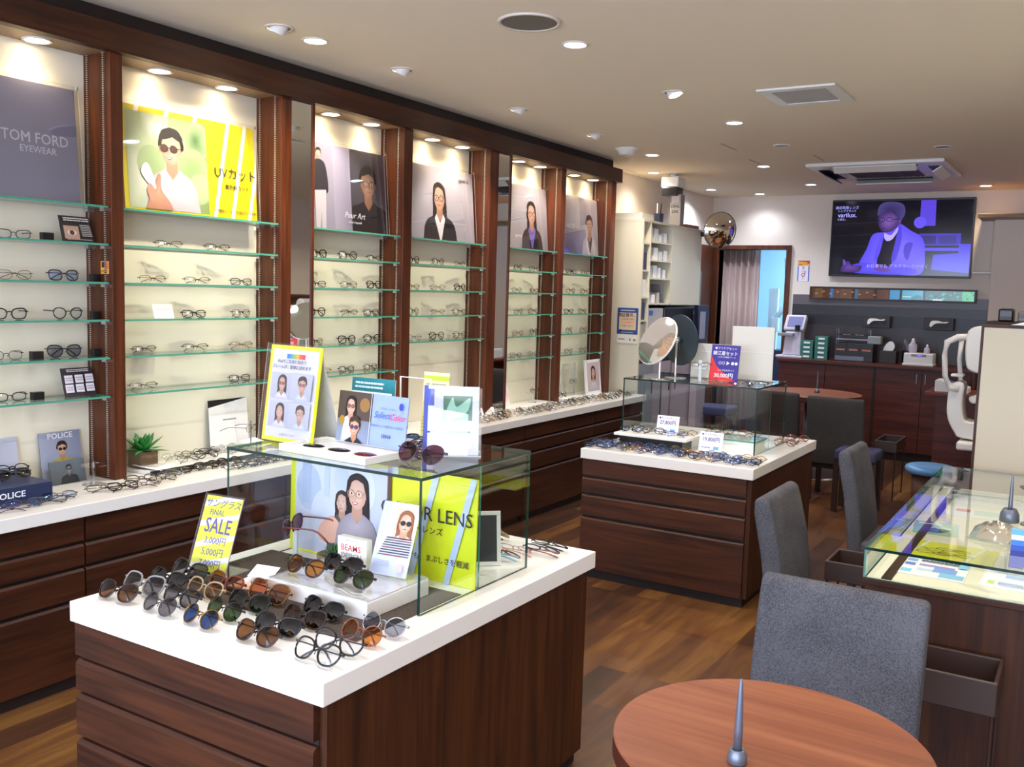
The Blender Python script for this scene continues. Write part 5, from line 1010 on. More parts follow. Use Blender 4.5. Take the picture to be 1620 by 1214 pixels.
def doc_a(p):
    p.rect(.04, .74, .2, .9, '#8fa8e0'); p.rect(.04, .5, .2, .66, '#6c84d4'); p.rect(.04, .12, .2, .3, '#8fd0ee'); p.rect(.26, .55, .8, .66, '#a590d8'); p.rect(.5, .3, .85, .55, '#7fa8e8'); p.rect(.62, .08, .98, .3, '#8cc4ea'); p.rect(.26, .3, .5, .42, '#cfe0f6'); p.lines(.26, .76, .9, .92, 2, '#555a70', .6); p.rect(.84, .66, .98, .95, '#8ccdf0')
flat('desk_leaflet', 'white and blue printed sheet under the front edge of the desk glass', 'leaflet', .20, .235, -.395, 3.215, DS, .0, doc_a)
def doc_b(p): p.rect(.3, .6, .7, .8, '#a9c4f0'); p.rect(.1, .15, .2, .35, '#c8dc6a'); p.lines(.25, .1, .9, .35, 4, '#9fb4d8'); p.lines(.1, .82, .9, .93, 1, '#8a98b8')
flat('desk_leaflet', 'second white printed sheet beside the blue one inside the desk', 'leaflet', .20, .22, -.155, 3.225, DS, -.05, doc_b)
def doc_y(p):
    p.rect(0, 0, 1, 1, '#dfe01e')
    for u in (.1, .34, .8): p.poly([(u-.03, 0), (u, 0), (u+.1, 1), (u+.07, 1)], '#e9ecd8')
    for cx, cz in ((-.05, .12), (-.02, .07), (.035, .14), (.05, .08)):
        p.ring(cx, cz, .03, .018, .004, '#4a2a3a'); p.ring(cx+.055, cz-.004, .03, .018, .004, '#4a2a3a')
flat('desk_leaflet', 'yellow leaflet printed with spectacle frames inside the desk', 'leaflet', .40, .235, -.435, 3.475, DS, -.02, doc_y, '#dfe01e')
def doc_g(p): p.grad(0, 0, 1, 1, '#8ec0b0', '#a8c8a0', '#c0dccc', '#7fa8b8'); p.poly([(.2, .2), (.4, .5), (.8, .4), (.6, .15)], '#3f5a58', True); p.lines(.1, .7, .9, .9, 3, '#e8f2f0')
flat('desk_leaflet', 'blue-green picture leaflet past the yellow one inside the desk', 'leaflet', .16, .22, -.46, 3.83, DS, .1, doc_g); flat('desk_leaflet', 'green-tinted leaflet between the blue-green one and the clear bag', 'leaflet', .17, .24, -.27, 3.86, DS, -.05, doc_g)
flat('desk_leaflet', 'pale leaflet with a red mark in the middle of the desk', 'leaflet', .28, .20, -.33, 4.24, DS, .05, lambda p: (p.rect(.1, .5, .3, .8, '#d8605a'), p.rect(.35, .3, .9, .8, '#bfe0da'))); flat('desk_leaflet', 'large pale sheet at the back end inside the desk', 'leaflet', .40, .26, -.33, 4.52, DS, 0, lambda p: (p.lines(.05, .1, .95, .9, 8, '#c8d4d8'), p.rect(.05, .8, .95, .93, '#b4c8cc')))
# crumpled clear bag on the desk glass
rd = random.Random(5); t = thing('clear_plastic_bag', 'crumpled clear plastic bag of lens packets on the desk glass', 'bag', (-.235, 3.52, DT+.0005))
mb = MB(); nx, ny = 12, 10
for j in range(ny+1):
    for i in range(nx+1):
        u, v = i/nx, j/ny; hgt = .045*math.sin(PI*u)**.6*math.sin(PI*v)**.6 if 0 < i < nx and 0 < j < ny else 0
        mb.v.append(((u-.5)*.15, (v-.5)*.24, hgt*(.55+.6*rd.random())+.0015))
for j in range(ny):
    for i in range(nx): a = j*(nx+1)+i; mb.f.append((a, a+1, a+nx+2, a+nx+1)); mb.m.append(0); mb.c.append(None)
mb.build('bag_film', glassy('bag_film_plastic', (.86, .86, .84, 1), base=.03, rough=.2), t, world=False, smooth=True)
for k in range(4): o = MB().box(-.05, .05, -.03, .03, 0, .006).build('packet', pm('packet_grey', '#b9b6aa', .35), t, world=False); o.location = (0, -.075+.05*k, .006+.001*k); o.rotation_euler = (.12, 0, .1*(k-1.5))
pen_stand(-.214, 3.785, DT+.0003, .175, 'grey pen in a heavy cone base standing on the glass desk', 1.9)
t = thing('acrylic_block', 'clear upright block with blue wavy layers on the desk glass', 'block', (-.150, 3.14, DT+.0004), (0, 0, .1)); MB().box(-.020, .020, -.012, .012, 0, .035).build('base_block', pm('violet_clear_base', '#7c80b0', .1), t, world=False, bevel=.001)
for k, c in enumerate(('#23318c', '#2c4fb8', '#3a7fd8', '#dfe8f6', '#68b4e6')): MB().box(-.0185, .0185, -.0105, .0105, .0355+k*.016, .0355+(k+1)*.016-.0003).build('blue_layer', pm('layer_'+c[1:], c, .12, coat=.6), t, world=False)
t = thing('desk_mirror', 'small round tilting mirror at the picture border on the glass desk', 'mirror', (-.135, 3.78, DT+.0004)); t['label'] = 'small round tilting mirror on the glass desk behind the grey pen'
MB().lathe([(0, .006), (.045, .004), (.045, 0), (0, 0)], n=24).build('foot', STEEL, t, world=False); MB().tube([(0, 0, .004), (0, 0, .13)], .004, 8).build('pole', STEEL, t, world=False); MB().lathe([(0, 0), (.05, 0), (.055, .004), (.05, .008), (0, .008)], (0, 0, .13), 28).build('mirror_dish', STEEL, t, world=False, smooth=True)
def basket(x0, x1, y0, y1, z1, d, label, group='brown bag baskets on thin legs'):
    t = thing('bag_basket', label, 'basket', ((x0+x1)/2, (y0+y1)/2, 0), group=group); m = pm('brown_leatherette', '#39261f', .45); g = .012; z0 = z1-d
    mb = MB(); mb.box(x0, x1, y0, y0+g, z0, z1).box(x0, x1, y1-g, y1, z0, z1).box(x0, x0+g, y0+g, y1-g, z0, z1).box(x1-g, x1, y0+g, y1-g, z0, z1)
    mb.build('box_sides', m, t, bevel=.004); MB().box(x0+g, x1-g, y0+g, y1-g, z0, z0+.008).build('box_bottom', m, t)
    for a, b in ((x0+.01, y0+.01), (x1-.01, y0+.01), (x0+.01, y1-.01), (x1-.01, y1-.01)): MB().tube([(a, b, 0), (a, b, z0)], .005, 8).build('leg', STEEL if False else m, t)
basket(-.47, -.155, 2.855, 3.075, .455, .10, 'brown basket on thin legs against the front of the glass desk')
basket(-.86, -.60, 3.84, 4.07, .45, .08, 'brown basket between the two grey chairs beside the desk')
basket(-1.362, -1.20, 7.45, 7.85, .45, .085, 'far brown basket beside the dark chair at the far table')
t = thing('round_stool', 'round stool with a light blue padded top beyond the desk', 'stool', (-.835, 6.52, 0)); MB().lathe([(0, .455), (.13, .455), (.152, .445), (.158, .43), (.152, .41), (.14, .403), (0, .403)], n=48).build('seat', pm('blue_vinyl', '#5f93c4', .35), t, world=False, smooth=True); MB().lathe([(.10, .05), (.115, .403)], n=32).build('column', pm('stool_column', '#4b2c22', .4), t, world=False, smooth=True); MB().lathe([(0, .05), (.14, .04), (.15, 0), (0, 0)], n=32).build('foot_disc', pm('stool_column', '#4b2c22', .4), t, world=False)
def box_stool(x, y, w_, h_, label):
    t = thing('box_stool', label, 'stool', (x, y, 0)); MB().box(-w_/2, w_/2, -w_/2, w_/2, h_-.08, h_).build('seat', FABB, t, world=False, smooth=True, bevel=.02, seg=3)
    for sx in (-1, 1):
        for sy in (-1, 1): MB().box(sx*(w_/2-.015)-.017, sx*(w_/2-.015)+.017, sy*(w_/2-.03)-.017, sy*(w_/2-.03)+.017, 0, h_-.08).build('leg', pm('dark_leg_wood', '#2c1a14', .4), t, world=False)
box_stool(-1.365, 6.93, .28, .45, 'dark blue padded stool peeking out beyond the farther grey chair'); box_stool(-3.03, 8.62, .34, .46, 'navy padded stool by the curtain seen through the second case')

# ------------------------------------------------------------------ divider cabinet, eye testing machine and side desk
t = thing('divider_cabinet', 'cream faced tall divider with a walnut edge behind the glass desk', 'divider', (-.1, 5.3, 0)); MB().box(-.462, 1.5, 5.10, 5.13, 0, 1.385).build('cream_panel', pm('divider_laminate', '#c8bda6', .5), t); MB().box(-.478, 1.5, 5.131, 5.16, 0, 1.40).build('walnut_board', WZ, t); 
p = Print(.075, .035, '#b3221f', .002); p.rect(.1, .3, .4, .75, '#e8d8a0'); p.ell(.02, .0175, .006, .006, '#e8d8d0')
t2 = thing('rear_counter', 'tall walnut counter with a red label behind the cream divider', 'counter', (.35, 7.1, 0)); MB().box(-.60, 1.5, 6.95, 7.40, 0, 1.36).build('body', WZ, t2); MB().box(-.62, 1.52, 6.93, 7.42, 1.36, 1.385).build('top', WX, t2)
o = p.build('red_label', PRINT, t2, (-.55-.35, -.153, 1.325), (0, 0, 0))
t = thing('folded_papers', 'white crumpled papers on top of the cream divider', 'papers', (-.30, 5.13, 1.402)); MB().prism([(-.05, 0), (.0, .014), (.06, .008), (.2, .004), (.2, 0)], -.03, .02, 'y').build('paper_sheets', PAPER, t, world=False); MB().box(.05, .25, -.02, .02, .009, .012).build('cable', BLACKP, t, world=False)
for i, (x, w_, h_, c, lab) in enumerate(((-.52, .09, .085, BLACKP, 'small black device at the corner of the tall walnut counter'), (-.38, .14, .07, GREYP, 'grey desk organiser tray on the tall walnut counter'), (-.12, .22, .16, BLACKP, 'bulky black printer on the tall walnut counter'))):
    t = thing('office_device', lab, 'device', (x, 7.15, 1.3853)); MB().box(-w_/2, w_/2, -.08, .08, 0, h_).build('housing', c, t, world=False, bevel=.01); MB().box(-w_/2+.01, w_/2-.01, -.083, -.08, h_*.4, h_*.8).build('front_panel', pm('device_front', '#6a6a70', .4), t, world=False); MB().box(-w_/3, w_/3, -.05, .03, h_, h_+.006).build('top_cover', GREYP, t, world=False)
MACH = pm('machine_white', '#d9d6d0', .35)
t = thing('eye_testing_machine', 'white eye testing machine with chin rest beside the cream divider', 'machine', (-.55, 6.3, .62)); y = 6.3
def machine():
    A = lambda x, z: (x, z)
    mb = MB(); prof = [(-.62, 1.10), (-.645, 1.14), (-.655, 1.25), (-.645, 1.335), (-.60, 1.365), (-.56, 1.355), (-.54, 1.30), (-.53, 1.15), (-.56, 1.09)]
    MB().prism(smooth(prof, 3), y-.12, y+.12, 'y').build('measuring_head', MACH, t, bevel=.01); MB().prism([(-.565, 1.13), (-.40, 1.15), (-.40, 1.30), (-.565, 1.31)], y-.10, y+.10, 'y').build('head_body', MACH, t, bevel=.015)
    MB().prism([(-.50, .98), (-.50, 1.16), (-.40, 1.16), (-.40, .98)], y-.07, y+.07, 'y').build('neck', pm('machine_dark', '#2b2a30', .5), t)
    MB().prism(smooth([(-.60, .90), (-.50, .92), (-.40, .97), (-.40, 1.10), (-.56, 1.11), (-.58, 1.04), (-.575, .96), (-.62, .94)], 3), y-.06, y+.06, 'y').build('column', MACH, t, bevel=.008)
    MB().tube([(-.64, y-.10, 1.30), (-.70, y-.10, 1.295), (-.755, y-.10, 1.265), (-.765, y-.10, 1.18), (-.755, y-.10, 1.06), (-.72, y-.10, .99), (-.675, y-.10, .985)], .016, 10, flat=1.3).build('forehead_frame', MACH, t, smooth=True)
    MB().tube([(-.70, y+.10, 1.285), (-.705, y+.10, 1.15), (-.69, y+.10, 1.03), (-.655, y+.10, .99)], .014, 10).build('forehead_frame', MACH, t, smooth=True)
    MB().tube([(-.755, y-.10, 1.265), (-.75, y, 1.275), (-.70, y+.10, 1.285)], .012, 10).build('forehead_rest', pm('blue_pad', '#8fa3c8', .4), t, smooth=True); MB().box(-.73, -.66, y-.05, y+.05, 1.055, 1.07).build('chin_rest', PAPER, t, bevel=.005)
    MB().prism(smooth([(-.72, 1.01), (-.735, .90), (-.725, .80), (-.68, .715), (-.64, .69), (-.40, .685), (-.40, .79), (-.60, .79), (-.64, .82), (-.652, .92), (-.65, 1.02)], 3), y-.09, y+.09, 'y').build('lower_arm', MACH, t, bevel=.012)
    MB().box(-.66, -.30, y-.16, y+.16, .625, .675).build('table_plate', MACH, t, bevel=.012)
machine()
t = thing('machine_table', 'dark wooden lift table carrying the eye testing machine', 'table', (-.45, 6.3, 0)); MB().box(-.56, -.15, 6.12, 6.48, .10, .622).build('column', WDK, t); MB().box(-.64, -.10, 6.08, 6.52, 0, .10).build('base', WDK, t)
t = thing('side_desk', 'reddish dark wooden side desk with a white device before the back counter', 'desk', (-.75, 8.75, 0)); MB().box(-1.19, .4, 8.52, 9.05, .725, .75).build('top', wood('red_side_wood', '#5a2416', '#6e2e1c', '#83402a', 'x'), t, bevel=.002); MB().box(-1.10, .4, 8.56, 9.0, 0, .725).build('body', WBACK, t)
t = thing('card_terminal', 'white sloped payment device with a blue-grey pad on the side desk', 'device', (-1.0, 8.68, .7503)); MB().prism([(-.12, 0), (-.12, .10), (-.09, .105), (.14, .05), (.14, 0)], -.09, .09, 'y').build('housing', WHITEP, t, world=False, bevel=.008)
o = MB().box(-.05, .05, -.06, .06, 0, .003).build('key_pad', pm('pad_blue', '#5a5f9c', .4), t, world=False); o.location = (.02, 0, .081); o.rotation_euler = (0, .235, 0)

# ------------------------------------------------------------------ white bookcase
BX0, BX1, BY0, BY1, BT = -3.42, -3.162, 7.08, 8.40, 2.08
t = thing('bookcase', 'tall white bookcase with open shelves and lower doors at the end of the display wall', 'bookcase', (-3.29, 7.74, 0)); BW = pm('bookcase_laminate', '#ddd6c0', .5)
MB().box(XW+.02, BX1, BY0, BY0+.02, 0, BT).build('end_panel', BW, t); MB().box(XW+.02, BX1, BY1-.02, BY1, 0, BT).build('end_panel', BW, t); MB().box(XW+.02, BX1+.004, BY0-.002, BY1+.002, BT, BT+.018).build('top_board', BW, t); MB().box(XW+.02, XW+.03, BY0+.02, BY1-.02, 0, BT).build('back_board', BW, t)
MB().box(XW+.03, BX1, 7.23, 7.245, .95, BT).build('upright', BW, t); MB().box(XW+.03, BX1, 7.70, 7.715, 1.42, BT).build('upright', BW, t)
MB().box(BX1-.02, BX1, 7.715, BY1-.02, 1.41, BT).build('closed_door', BW, t, bevel=.001)
for z in (1.41, 1.62, 1.77, 1.92): MB().box(XW+.03, BX1-.004, 7.245, 7.70, z, z+.014).build('shelf_board', BW, t)
for z in (1.10, 1.27, 1.46, 1.68, 1.90): MB().box(XW+.03, BX1-.004, BY0+.02, 7.23, z, z+.014).build('shelf_board', BW, t)
LAV = pm('lavender_door', '#a99aa2', .45)
MB().box(XW+.03, BX1, BY0+.02, BY1-.02, .93, .95).build('worktop', pm('dark_worktop', '#2a2224', .4), t)
for a, b, m in ((7.10, 7.40, pm('grey_door', '#8d8f99', .45)), (7.405, 7.78, LAV), (7.83, 8.38, LAV)):
    d = MB().box(BX1-.02, BX1-.001, a, b, .04, .925).build('lower_door', m, t); hy = b-.03 if b < 7.8 else a+.06
    MB().box(BX1-.001, BX1+.006, hy, hy+.012, .66, .82).build('handle', BLACKP, d)
MB().box(XW+.03, BX1-.022, BY0+.02, BY1-.02, .0, .93).build('lower_carcass', BLACKP, t)
rd = random.Random(9); k = 0
for z in (1.424, 1.634, 1.784, 1.934):
    for q in range(4 if z > 1.5 else 3):
        y0 = 7.27+q*.105; h_ = rd.uniform(.06, .12); c = rd.choice(('#e8e6e2', '#dcd9d4', '#c9ccd4', '#efeeea', '#bdb6ac'))
        o = MB().box(BX1-.13, BX1-.03, y0, y0+rd.uniform(.05, .09), z+.0005, z+h_).build('paper_box', pm('stack_'+c[1:], c, .6), bevel=.002); k += 1
        tag(o, 'small %s box on the %s open bookcase shelf, %s from the window side' % ('pale' if c != '#bdb6ac' else 'tan', ('lowest', 'third', 'second', 'top')[(1.424, 1.634, 1.784, 1.934).index(z)], NUM[q]), 'box', 'small boxes in the white bookcase')
for i, (z, c) in enumerate(((1.115, '#b9b3a4'), (1.285, '#39435f'), (1.475, '#e6e3de'), (1.695, '#2e3250'))):
    tag(MB().box(BX1-.14, BX1-.02, 7.115, 7.215, z, z+.14).build('binder', pm('binder_'+c[1:], c, .5), bevel=.003), '%s binder in the narrow column of the white bookcase' % ('tan', 'dark slate', 'off-white', 'navy')[i], 'binder', 'binders in the narrow column')
t = thing('leaning_folder', 'grey folder leaning inside the lower open shelf of the bookcase', 'folder', (BX1-.05, 7.60, 1.4245)); o = MB().box(-.06, .03, -.012, .012, 0, .17).build('cover', pm('folder_grey', '#77777f', .4), t, world=False, bevel=.003); o.rotation_euler = (.45, 0, 0); o = MB().box(-.055, .025, -.008, .008, .004, .165).build('pages', PAPER, t, world=False); o.rotation_euler = (.45, 0, 0); o.location = (.004, 0, 0)
p = Print(.185, .215, '#2c4a86', .001); p.rect(.09, .16, .91, .82, '#e3c3a0'); p.lines(.15, .87, .85, .94, 1, '#c8d4ea'); p.lines(.2, .04, .8, .1, 1, '#a8bce0'); p.ell(-.06, .03, .012, .01, '#20262c')
n = p.build('printed_notice', PRINT, None, (-3.268, BY0-.0045, 1.165), (0, 0, 0)); tag(n, 'blue-bordered peach notice stuck on the side of the white bookcase', 'notice'); text('暗証番号、', .034, (0, p.front(), .155), INK, n, bold=.0008); text('入力がない方は', .017, (0, p.front(), .122), INK, n); text('サインが必要です', .015, (0, p.front(), .096), INKR, n); text('ご了承ください。', .017, (0, p.front(), .066), INK, n)
p = Print(.185, .07, '#ece6d6', .001); p.lines(.08, .3, .4, .6, 1, '#8a8474'); p.rect(.62, .3, .68, .55, '#5c5a30'); p.rect(.8, .3, .93, .5, '#888074'); tag(p.build('printed_notice', PRINT, None, (-3.268, BY0-.0045, 1.092)), 'pale strip notice just below the blue-bordered one', 'notice')
tag(MB().box(-3.47, -3.215, 7.16, 7.40, BT+.0185, BT+.078).build('white_box', pm('white_carton', '#f4efe4', .5), bevel=.003), 'brightly lit white carton on top of the bookcase', 'box')
t = thing('pen_cup', 'dark blue pen cup with white pens on top of the bookcase', 'cup', (-3.33, 7.76, BT+.0185)); MB().lathe([(0, .004), (.04, .004), (.044, .10), (.040, .10), (.037, .006)], n=20).build('cup', pm('cup_navy', '#27344f', .4), t, world=False)
for a in (-.012, .012): MB().tube([(a, 0, .01), (a*1.6, .01, .19)], .005, 6).build('pen', PAPER if a < 0 else BLACKP, t, world=False)
t = thing('lettered_tin', 'tall grey lettered box with printed letters on top of the bookcase', 'box', (-3.20, 7.86, BT+.0185)); o = MB().box(-.05, .05, -.045, .045, 0, .27).build('carton', pm('tin_grey', '#8f8b88', .35), t, world=False, bevel=.004); text('OPAL', .036, (0, -.047, .165), INK, t, bold=.001); text('ON.', .036, (0, -.047, .12), INK, t, bold=.001); o = MB().box(-.035, .035, -.047, -.0455, .2, .255).build('label_patch', pm('tin_patch', '#c8c2c0', .4), t, world=False)
tag(MB().box(-3.30, -3.17, 8.05, 8.33, BT+.0185, BT+.05).build('wooden_tray', WTAB, bevel=.004), 'flat brown wooden tray on the far end of the bookcase top', 'tray')
t = thing('convex_mirror', 'round convex safety mirror clamped to the bookcase top corner', 'mirror', (-3.01, 8.45, 1.98)); mb = MB(); R_ = .165
c0 = Vector((0, 0, .12)); ax = Vector((.78, -.62, -.12)).normalized(); u = ax.cross(Vector((0, 0, 1))).normalized(); v = u.cross(ax)
vs = []; fs = []; nr, ns = 8, 32
for i in range(nr+1):
    rr = R_*i/nr; d = .075*(1-(i/nr)**2)
    for j in range(ns): a = 2*PI*j/ns; q = c0+ax*d+u*rr*math.cos(a)+v*rr*math.sin(a); vs.append(tuple(q))
for i in range(nr):
    for j in range(ns): fs.append((i*ns+j, (i+1)*ns+j, (i+1)*ns+(j+1) % ns, i*ns+(j+1) % ns))
mb.add(vs, fs); mb.build('mirror_dome', pm('convex_chrome', '#f3eede', .03, 1), t, world=False, smooth=True)
mb = MB(); A = [tuple(c0-ax*.012+u*R_*1.02*math.cos(2*PI*j/ns)+v*R_*1.02*math.sin(2*PI*j/ns)) for j in range(ns)]; B_ = [tuple(c0+ax*.004+u*R_*1.02*math.cos(2*PI*j/ns)+v*R_*1.02*math.sin(2*PI*j/ns)) for j in range(ns)]
mb.add(A+B_, [tuple(range(ns))]+[(j, ns+j, ns+(j+1) % ns, (j+1) % ns) for j in range(ns)]); mb.build('back_rim', GREYP, t, world=False)
MB().tube([(-.10, -.06, .09), (-.11, -.05, .16), (-.07, -.02, .22), (-.02, .02, .20)], .006, 8).build('bent_arm', BLACKP, t, world=False); MB().box(-.16, -.085, -.09, -.03, .06, .10).build('clamp', BLACKP, t, world=False, bevel=.004)
t = thing('black_printer', 'black office printer on the lower worktop of the bookcase', 'printer', (-3.3, 7.95, .9505)); MB().box(-3.45, -3.17, 7.62, 8.30, .9505, 1.39).build('housing', BLACKP, t, bevel=.01); MB().box(-3.17, -3.165, 7.70, 8.2, 1.0, 1.2).build('front_door', pm('printer_front', '#232126', .3), t)
t = thing('white_monitor_back', 'white panel with a blue label on the lower bookcase worktop', 'panel', (-3.2, 7.45, .9505)); MB().box(-3.24, -3.18, 7.27, 7.60, .9505, 1.38).build('panel_board', pm('panel_grey', '#bdb6b4', .5), t, bevel=.004); MB().box(-3.18, -3.178, 7.30, 7.38, 1.32, 1.36).build('blue_label', pm('blue_label', '#3a6fb8', .5), t)
t = thing('tilted_display', 'dark-framed upright display beside the black printer', 'display', (-3.10, 8.33, .95)); MB().prism([(8.28, 1.0), (8.48, 1.02), (8.52, 1.30), (8.50, 1.41), (8.22, 1.41)], -3.14, -3.10, 'x').build('frame', pm('display_navy', '#1b1c3a', .3), t, bevel=.003); MB().box(-3.0995, -3.097, 8.28, 8.42, 1.10, 1.35).build('screen', pm('display_grey', '#9a98a8', .3), t); MB().box(-3.155, -3.09, 8.25, 8.48, .0, 1.0).build('pedestal', LAV, t)
# ------------------------------------------------------------------ doorway curtain and exam room
mb = MB(); n_ = 60
for i in range(n_+1):
    u = i/n_; x = -3.56+.45*u; yy = 10.03+.035*math.sin(u*2*PI*6.5)+.012*math.sin(u*31)
    mb.v += [(x, yy, .02), (x, yy*.999+.005, 1.1), (x, yy, 2.3), (x, yy+.006, 2.3), (x, yy+.011, 1.1), (x, yy+.006, .02)]
for i in range(n_):
    for j in range(6): a = i*6; mb.f.append((a+j, a+(j+1) % 6, a+6+(j+1) % 6, a+6+j)); mb.m.append(0); mb.c.append(None)
o = mb.build('curtain', pm('taupe_curtain', '#c4aeaa', .9), smooth=True); tag(o, 'taupe pleated curtain hanging behind the doorway', 'curtain')
t = thing('phoropter', 'pale eye examination arm with black lens wheel beyond the doorway', 'machine', (-2.85, 10.5, 1.0)); PW = pm('phoropter_white', '#d6e6ea', .35); PK = pm('phoropter_black', '#171a22', .4)
MB().tube([(.10, 0, .46), (0, 0, .45), (-.12, 0, .38), (-.20, 0, .26)], .028, 12, flat=1.0).build('curved_arm', PW, t, world=False, smooth=True); MB().box(-.24, -.16, -.04, .04, .12, .28).build('joint_box', PW, t, world=False, bevel=.01); MB().lathe([(0, -.03), (.06, -.03), (.07, 0), (.06, .03), (0, .03)], (-.0, 0, .22), 24).build('lens_wheel', PK, t, world=False, smooth=True); MB().box(-.08, .0, -.05, .0, .0, .22).build('black_housing', PK, t, world=False, bevel=.02); MB().lathe([(0, -.05), (.05, -.05), (.05, .05), (0, .05)], (.07, -.02, .24), 20).build('white_knob', PW, t, world=False); MB().box(-.30, -.2, .05, .1, -1.0, .6).build('post', PW, t, world=False); MB().box(-.22, .18, -.1, .2, -1.0, -.08).build('table_base', pm('navy_base', '#1d2440', .5), t, world=False)
t = thing('reading_rod', 'thin dark rod with a clip standing before the pale exam wall', 'rod', (-3.0, 10.9, 1.05)); MB().tube([(-.03, 0, .0), (-.09, 0, .9)], .008, 8).build('rod', GREYP, t, world=False); MB().box(-.10, .0, -.02, .01, .28, .31).build('clip', PK, t, world=False); MB().lathe([(.10, -1.05), (.012, -1.0), (.01, 0)], (-.03, 0, 0), 16).build('stand', GREYP, t, world=False)

# ------------------------------------------------------------------ back wall
YW = YB
t = thing('television', 'large wall television showing a man in a bluish jacket', 'television', (-1.69, YW-.03, 1.73)); MB().box(-2.335, -1.04, YW-.062, YW-.008, 1.73, 2.482).build('bezel', BLACKP, t, bevel=.003)
p = Print(1.27, .715, '#05040d', .002, '#05040d'); p.grad(0, 0, 1, 1, '#040308', '#070414', '#05030c', '#060412')
for v_ in (.2, .36, .52, .68): p.poly([(0, v_), (.35, v_+.03), (.35, v_+.045), (0, v_+.012)], '#171028')
p.poly([(.64, .66), (.75, .66), (.745, 1), (.64, 1)], '#4a37b4'); p.ell(.18+.0, .505, .055, .055, '#5243d6'); p.rect(.64, .40, .93, .56, '#33279c'); p.rect(.66, .42, .76, .53, '#241a5c'); p.rect(.78, .42, .9, .53, '#2a2070'); p.poly([(.74, .08), (1, .04), (1, .42), (.92, .42), (.92, .30), (.75, .28)], '#3a30b8'); p.rect(.68, .33, .93, .37, '#4337c0')
X_ = lambda u: (u-.5)*1.27
p.poly([(.425, .66), (.42, .55), (.47, .5), (.50, .66)], '#2a1a44', True)
p.poly([(.40, .58), (.31, .55), (.27, .35), (.22, .14), (.28, .05), (.45, .02), (.67, .02), (.69, .3), (.665, .50), (.58, .60), (.50, .69), (.45, .60)], '#6a5cf2', True, False, '#4a3cc8')
p.poly([(.385, .56), (.37, .40), (.355, .12), (.45, .1), (.47, .4), (.49, .6), (.44, .5)], '#0b0716', True)
p.poly([(.39, .57), (.405, .47), (.45, .48), (.49, .60), (.485, .64), (.44, .54)], '#9a8ee8', True)
p.poly([(.50, .69), (.475, .45), (.455, .2), (.49, .22), (.52, .5)], '#4033b4', True); p.poly([(.55, .42), (.60, .44), (.595, .36), (.57, .2), (.54, .3)], '#3a2ea8', True); p.poly([(.39, .58), (.35, .45), (.33, .2), (.36, .25), (.385, .45)], '#4c3ec8', True)
p.poly([(.345, .80), (.343, .72), (.355, .64), (.385, .585), (.43, .585), (.475, .64), (.50, .72), (.50, .84), (.42, .87)], '#6a4a94', True, False, '#2a1a4a')
p.poly([(.335, .80), (.34, .92), (.38, .98), (.46, .985), (.52, .94), (.532, .82), (.50, .73), (.492, .83), (.45, .86), (.385, .855), (.35, .84)], '#231c44', True, False, '#3c3468'); p.poly([(.49, .75), (.51, .76), (.505, .69), (.49, .69)], '#4a3070', True)
for u in (.368, .424): p.ring(X_(u), .535, .030, .023, .005, '#0a0818')
p.poly([(.45, .755), (.50, .765), (.50, .755), (.45, .745)], '#0a0818'); p.poly([(.365, .635), (.395, .64), (.393, .628), (.366, .625)], '#20123a')
p.poly([(.13, .06), (.22, .16), (.42, .12), (.6, .1), (.62, .02), (.3, .01)], '#5548dc', True, False, '#3f33b8'); p.poly([(.085, .05), (.10, .15), (.14, .19), (.17, .13), (.24, .12), (.22, .04), (.12, .03)], '#5a3a90', True, False, '#2c1850')
p.poly([(.105, .13), (.098, .2), (.112, .2), (.122, .15)], '#5a3a90', True); p.poly([(.33, .08), (.36, .15), (.42, .10), (.46, .06), (.40, .04)], '#55368a', True)
b = p.build('screen', SCREEN, t, (0, -.0335, .019)); S_ = emis('screen_text', '#a9a6ff', .55)
text('遠近両用レンズ', .032, (-.50, p.front()-.001, .655), S_, b); text('トップブランド', .026, (-.50, p.front()-.001, .622), S_, b); text('varilux.', .062, (-.495, p.front()-.001, .582), S_, b, bold=.0015); text('を語る。', .024, (-.54, p.front()-.001, .54), S_, b); text('お仕事でも デスクワークが多く', .040, (.0, p.front()-.001, .085), S_, b)
t = thing('reflection_strip', 'long narrow strip of painted, glowing shop reflections framed in dark wood below the television', 'picture', (-1.74, YW-.02, 1.50)); x0, x1 = -2.515, -.975
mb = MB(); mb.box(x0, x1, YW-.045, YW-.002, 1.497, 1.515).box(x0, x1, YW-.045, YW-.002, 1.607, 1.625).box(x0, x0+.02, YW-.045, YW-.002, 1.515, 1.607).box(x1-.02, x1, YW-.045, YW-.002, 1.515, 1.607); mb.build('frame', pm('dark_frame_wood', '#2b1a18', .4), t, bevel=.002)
p = Print(1.50, .092, '#4a2a18', .003, '#241612')  # reflected shop and street painted on as colour segments
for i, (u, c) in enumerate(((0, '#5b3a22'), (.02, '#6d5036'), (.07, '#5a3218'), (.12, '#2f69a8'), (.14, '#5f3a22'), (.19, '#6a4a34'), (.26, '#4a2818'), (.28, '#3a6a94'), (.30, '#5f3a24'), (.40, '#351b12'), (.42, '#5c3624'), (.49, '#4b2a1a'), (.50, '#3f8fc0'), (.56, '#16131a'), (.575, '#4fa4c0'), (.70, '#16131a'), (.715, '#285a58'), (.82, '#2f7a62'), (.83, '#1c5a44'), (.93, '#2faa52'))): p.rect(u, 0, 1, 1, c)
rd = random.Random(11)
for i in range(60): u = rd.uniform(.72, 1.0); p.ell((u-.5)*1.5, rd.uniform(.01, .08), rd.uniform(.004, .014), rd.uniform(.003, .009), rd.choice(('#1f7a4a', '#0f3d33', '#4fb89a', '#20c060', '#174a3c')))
for i in range(9): u = .03+.047*i; p.ring((u-.5)*1.5, .06 if i % 2 else .04, .013, .006, .002, '#d8c8b0')
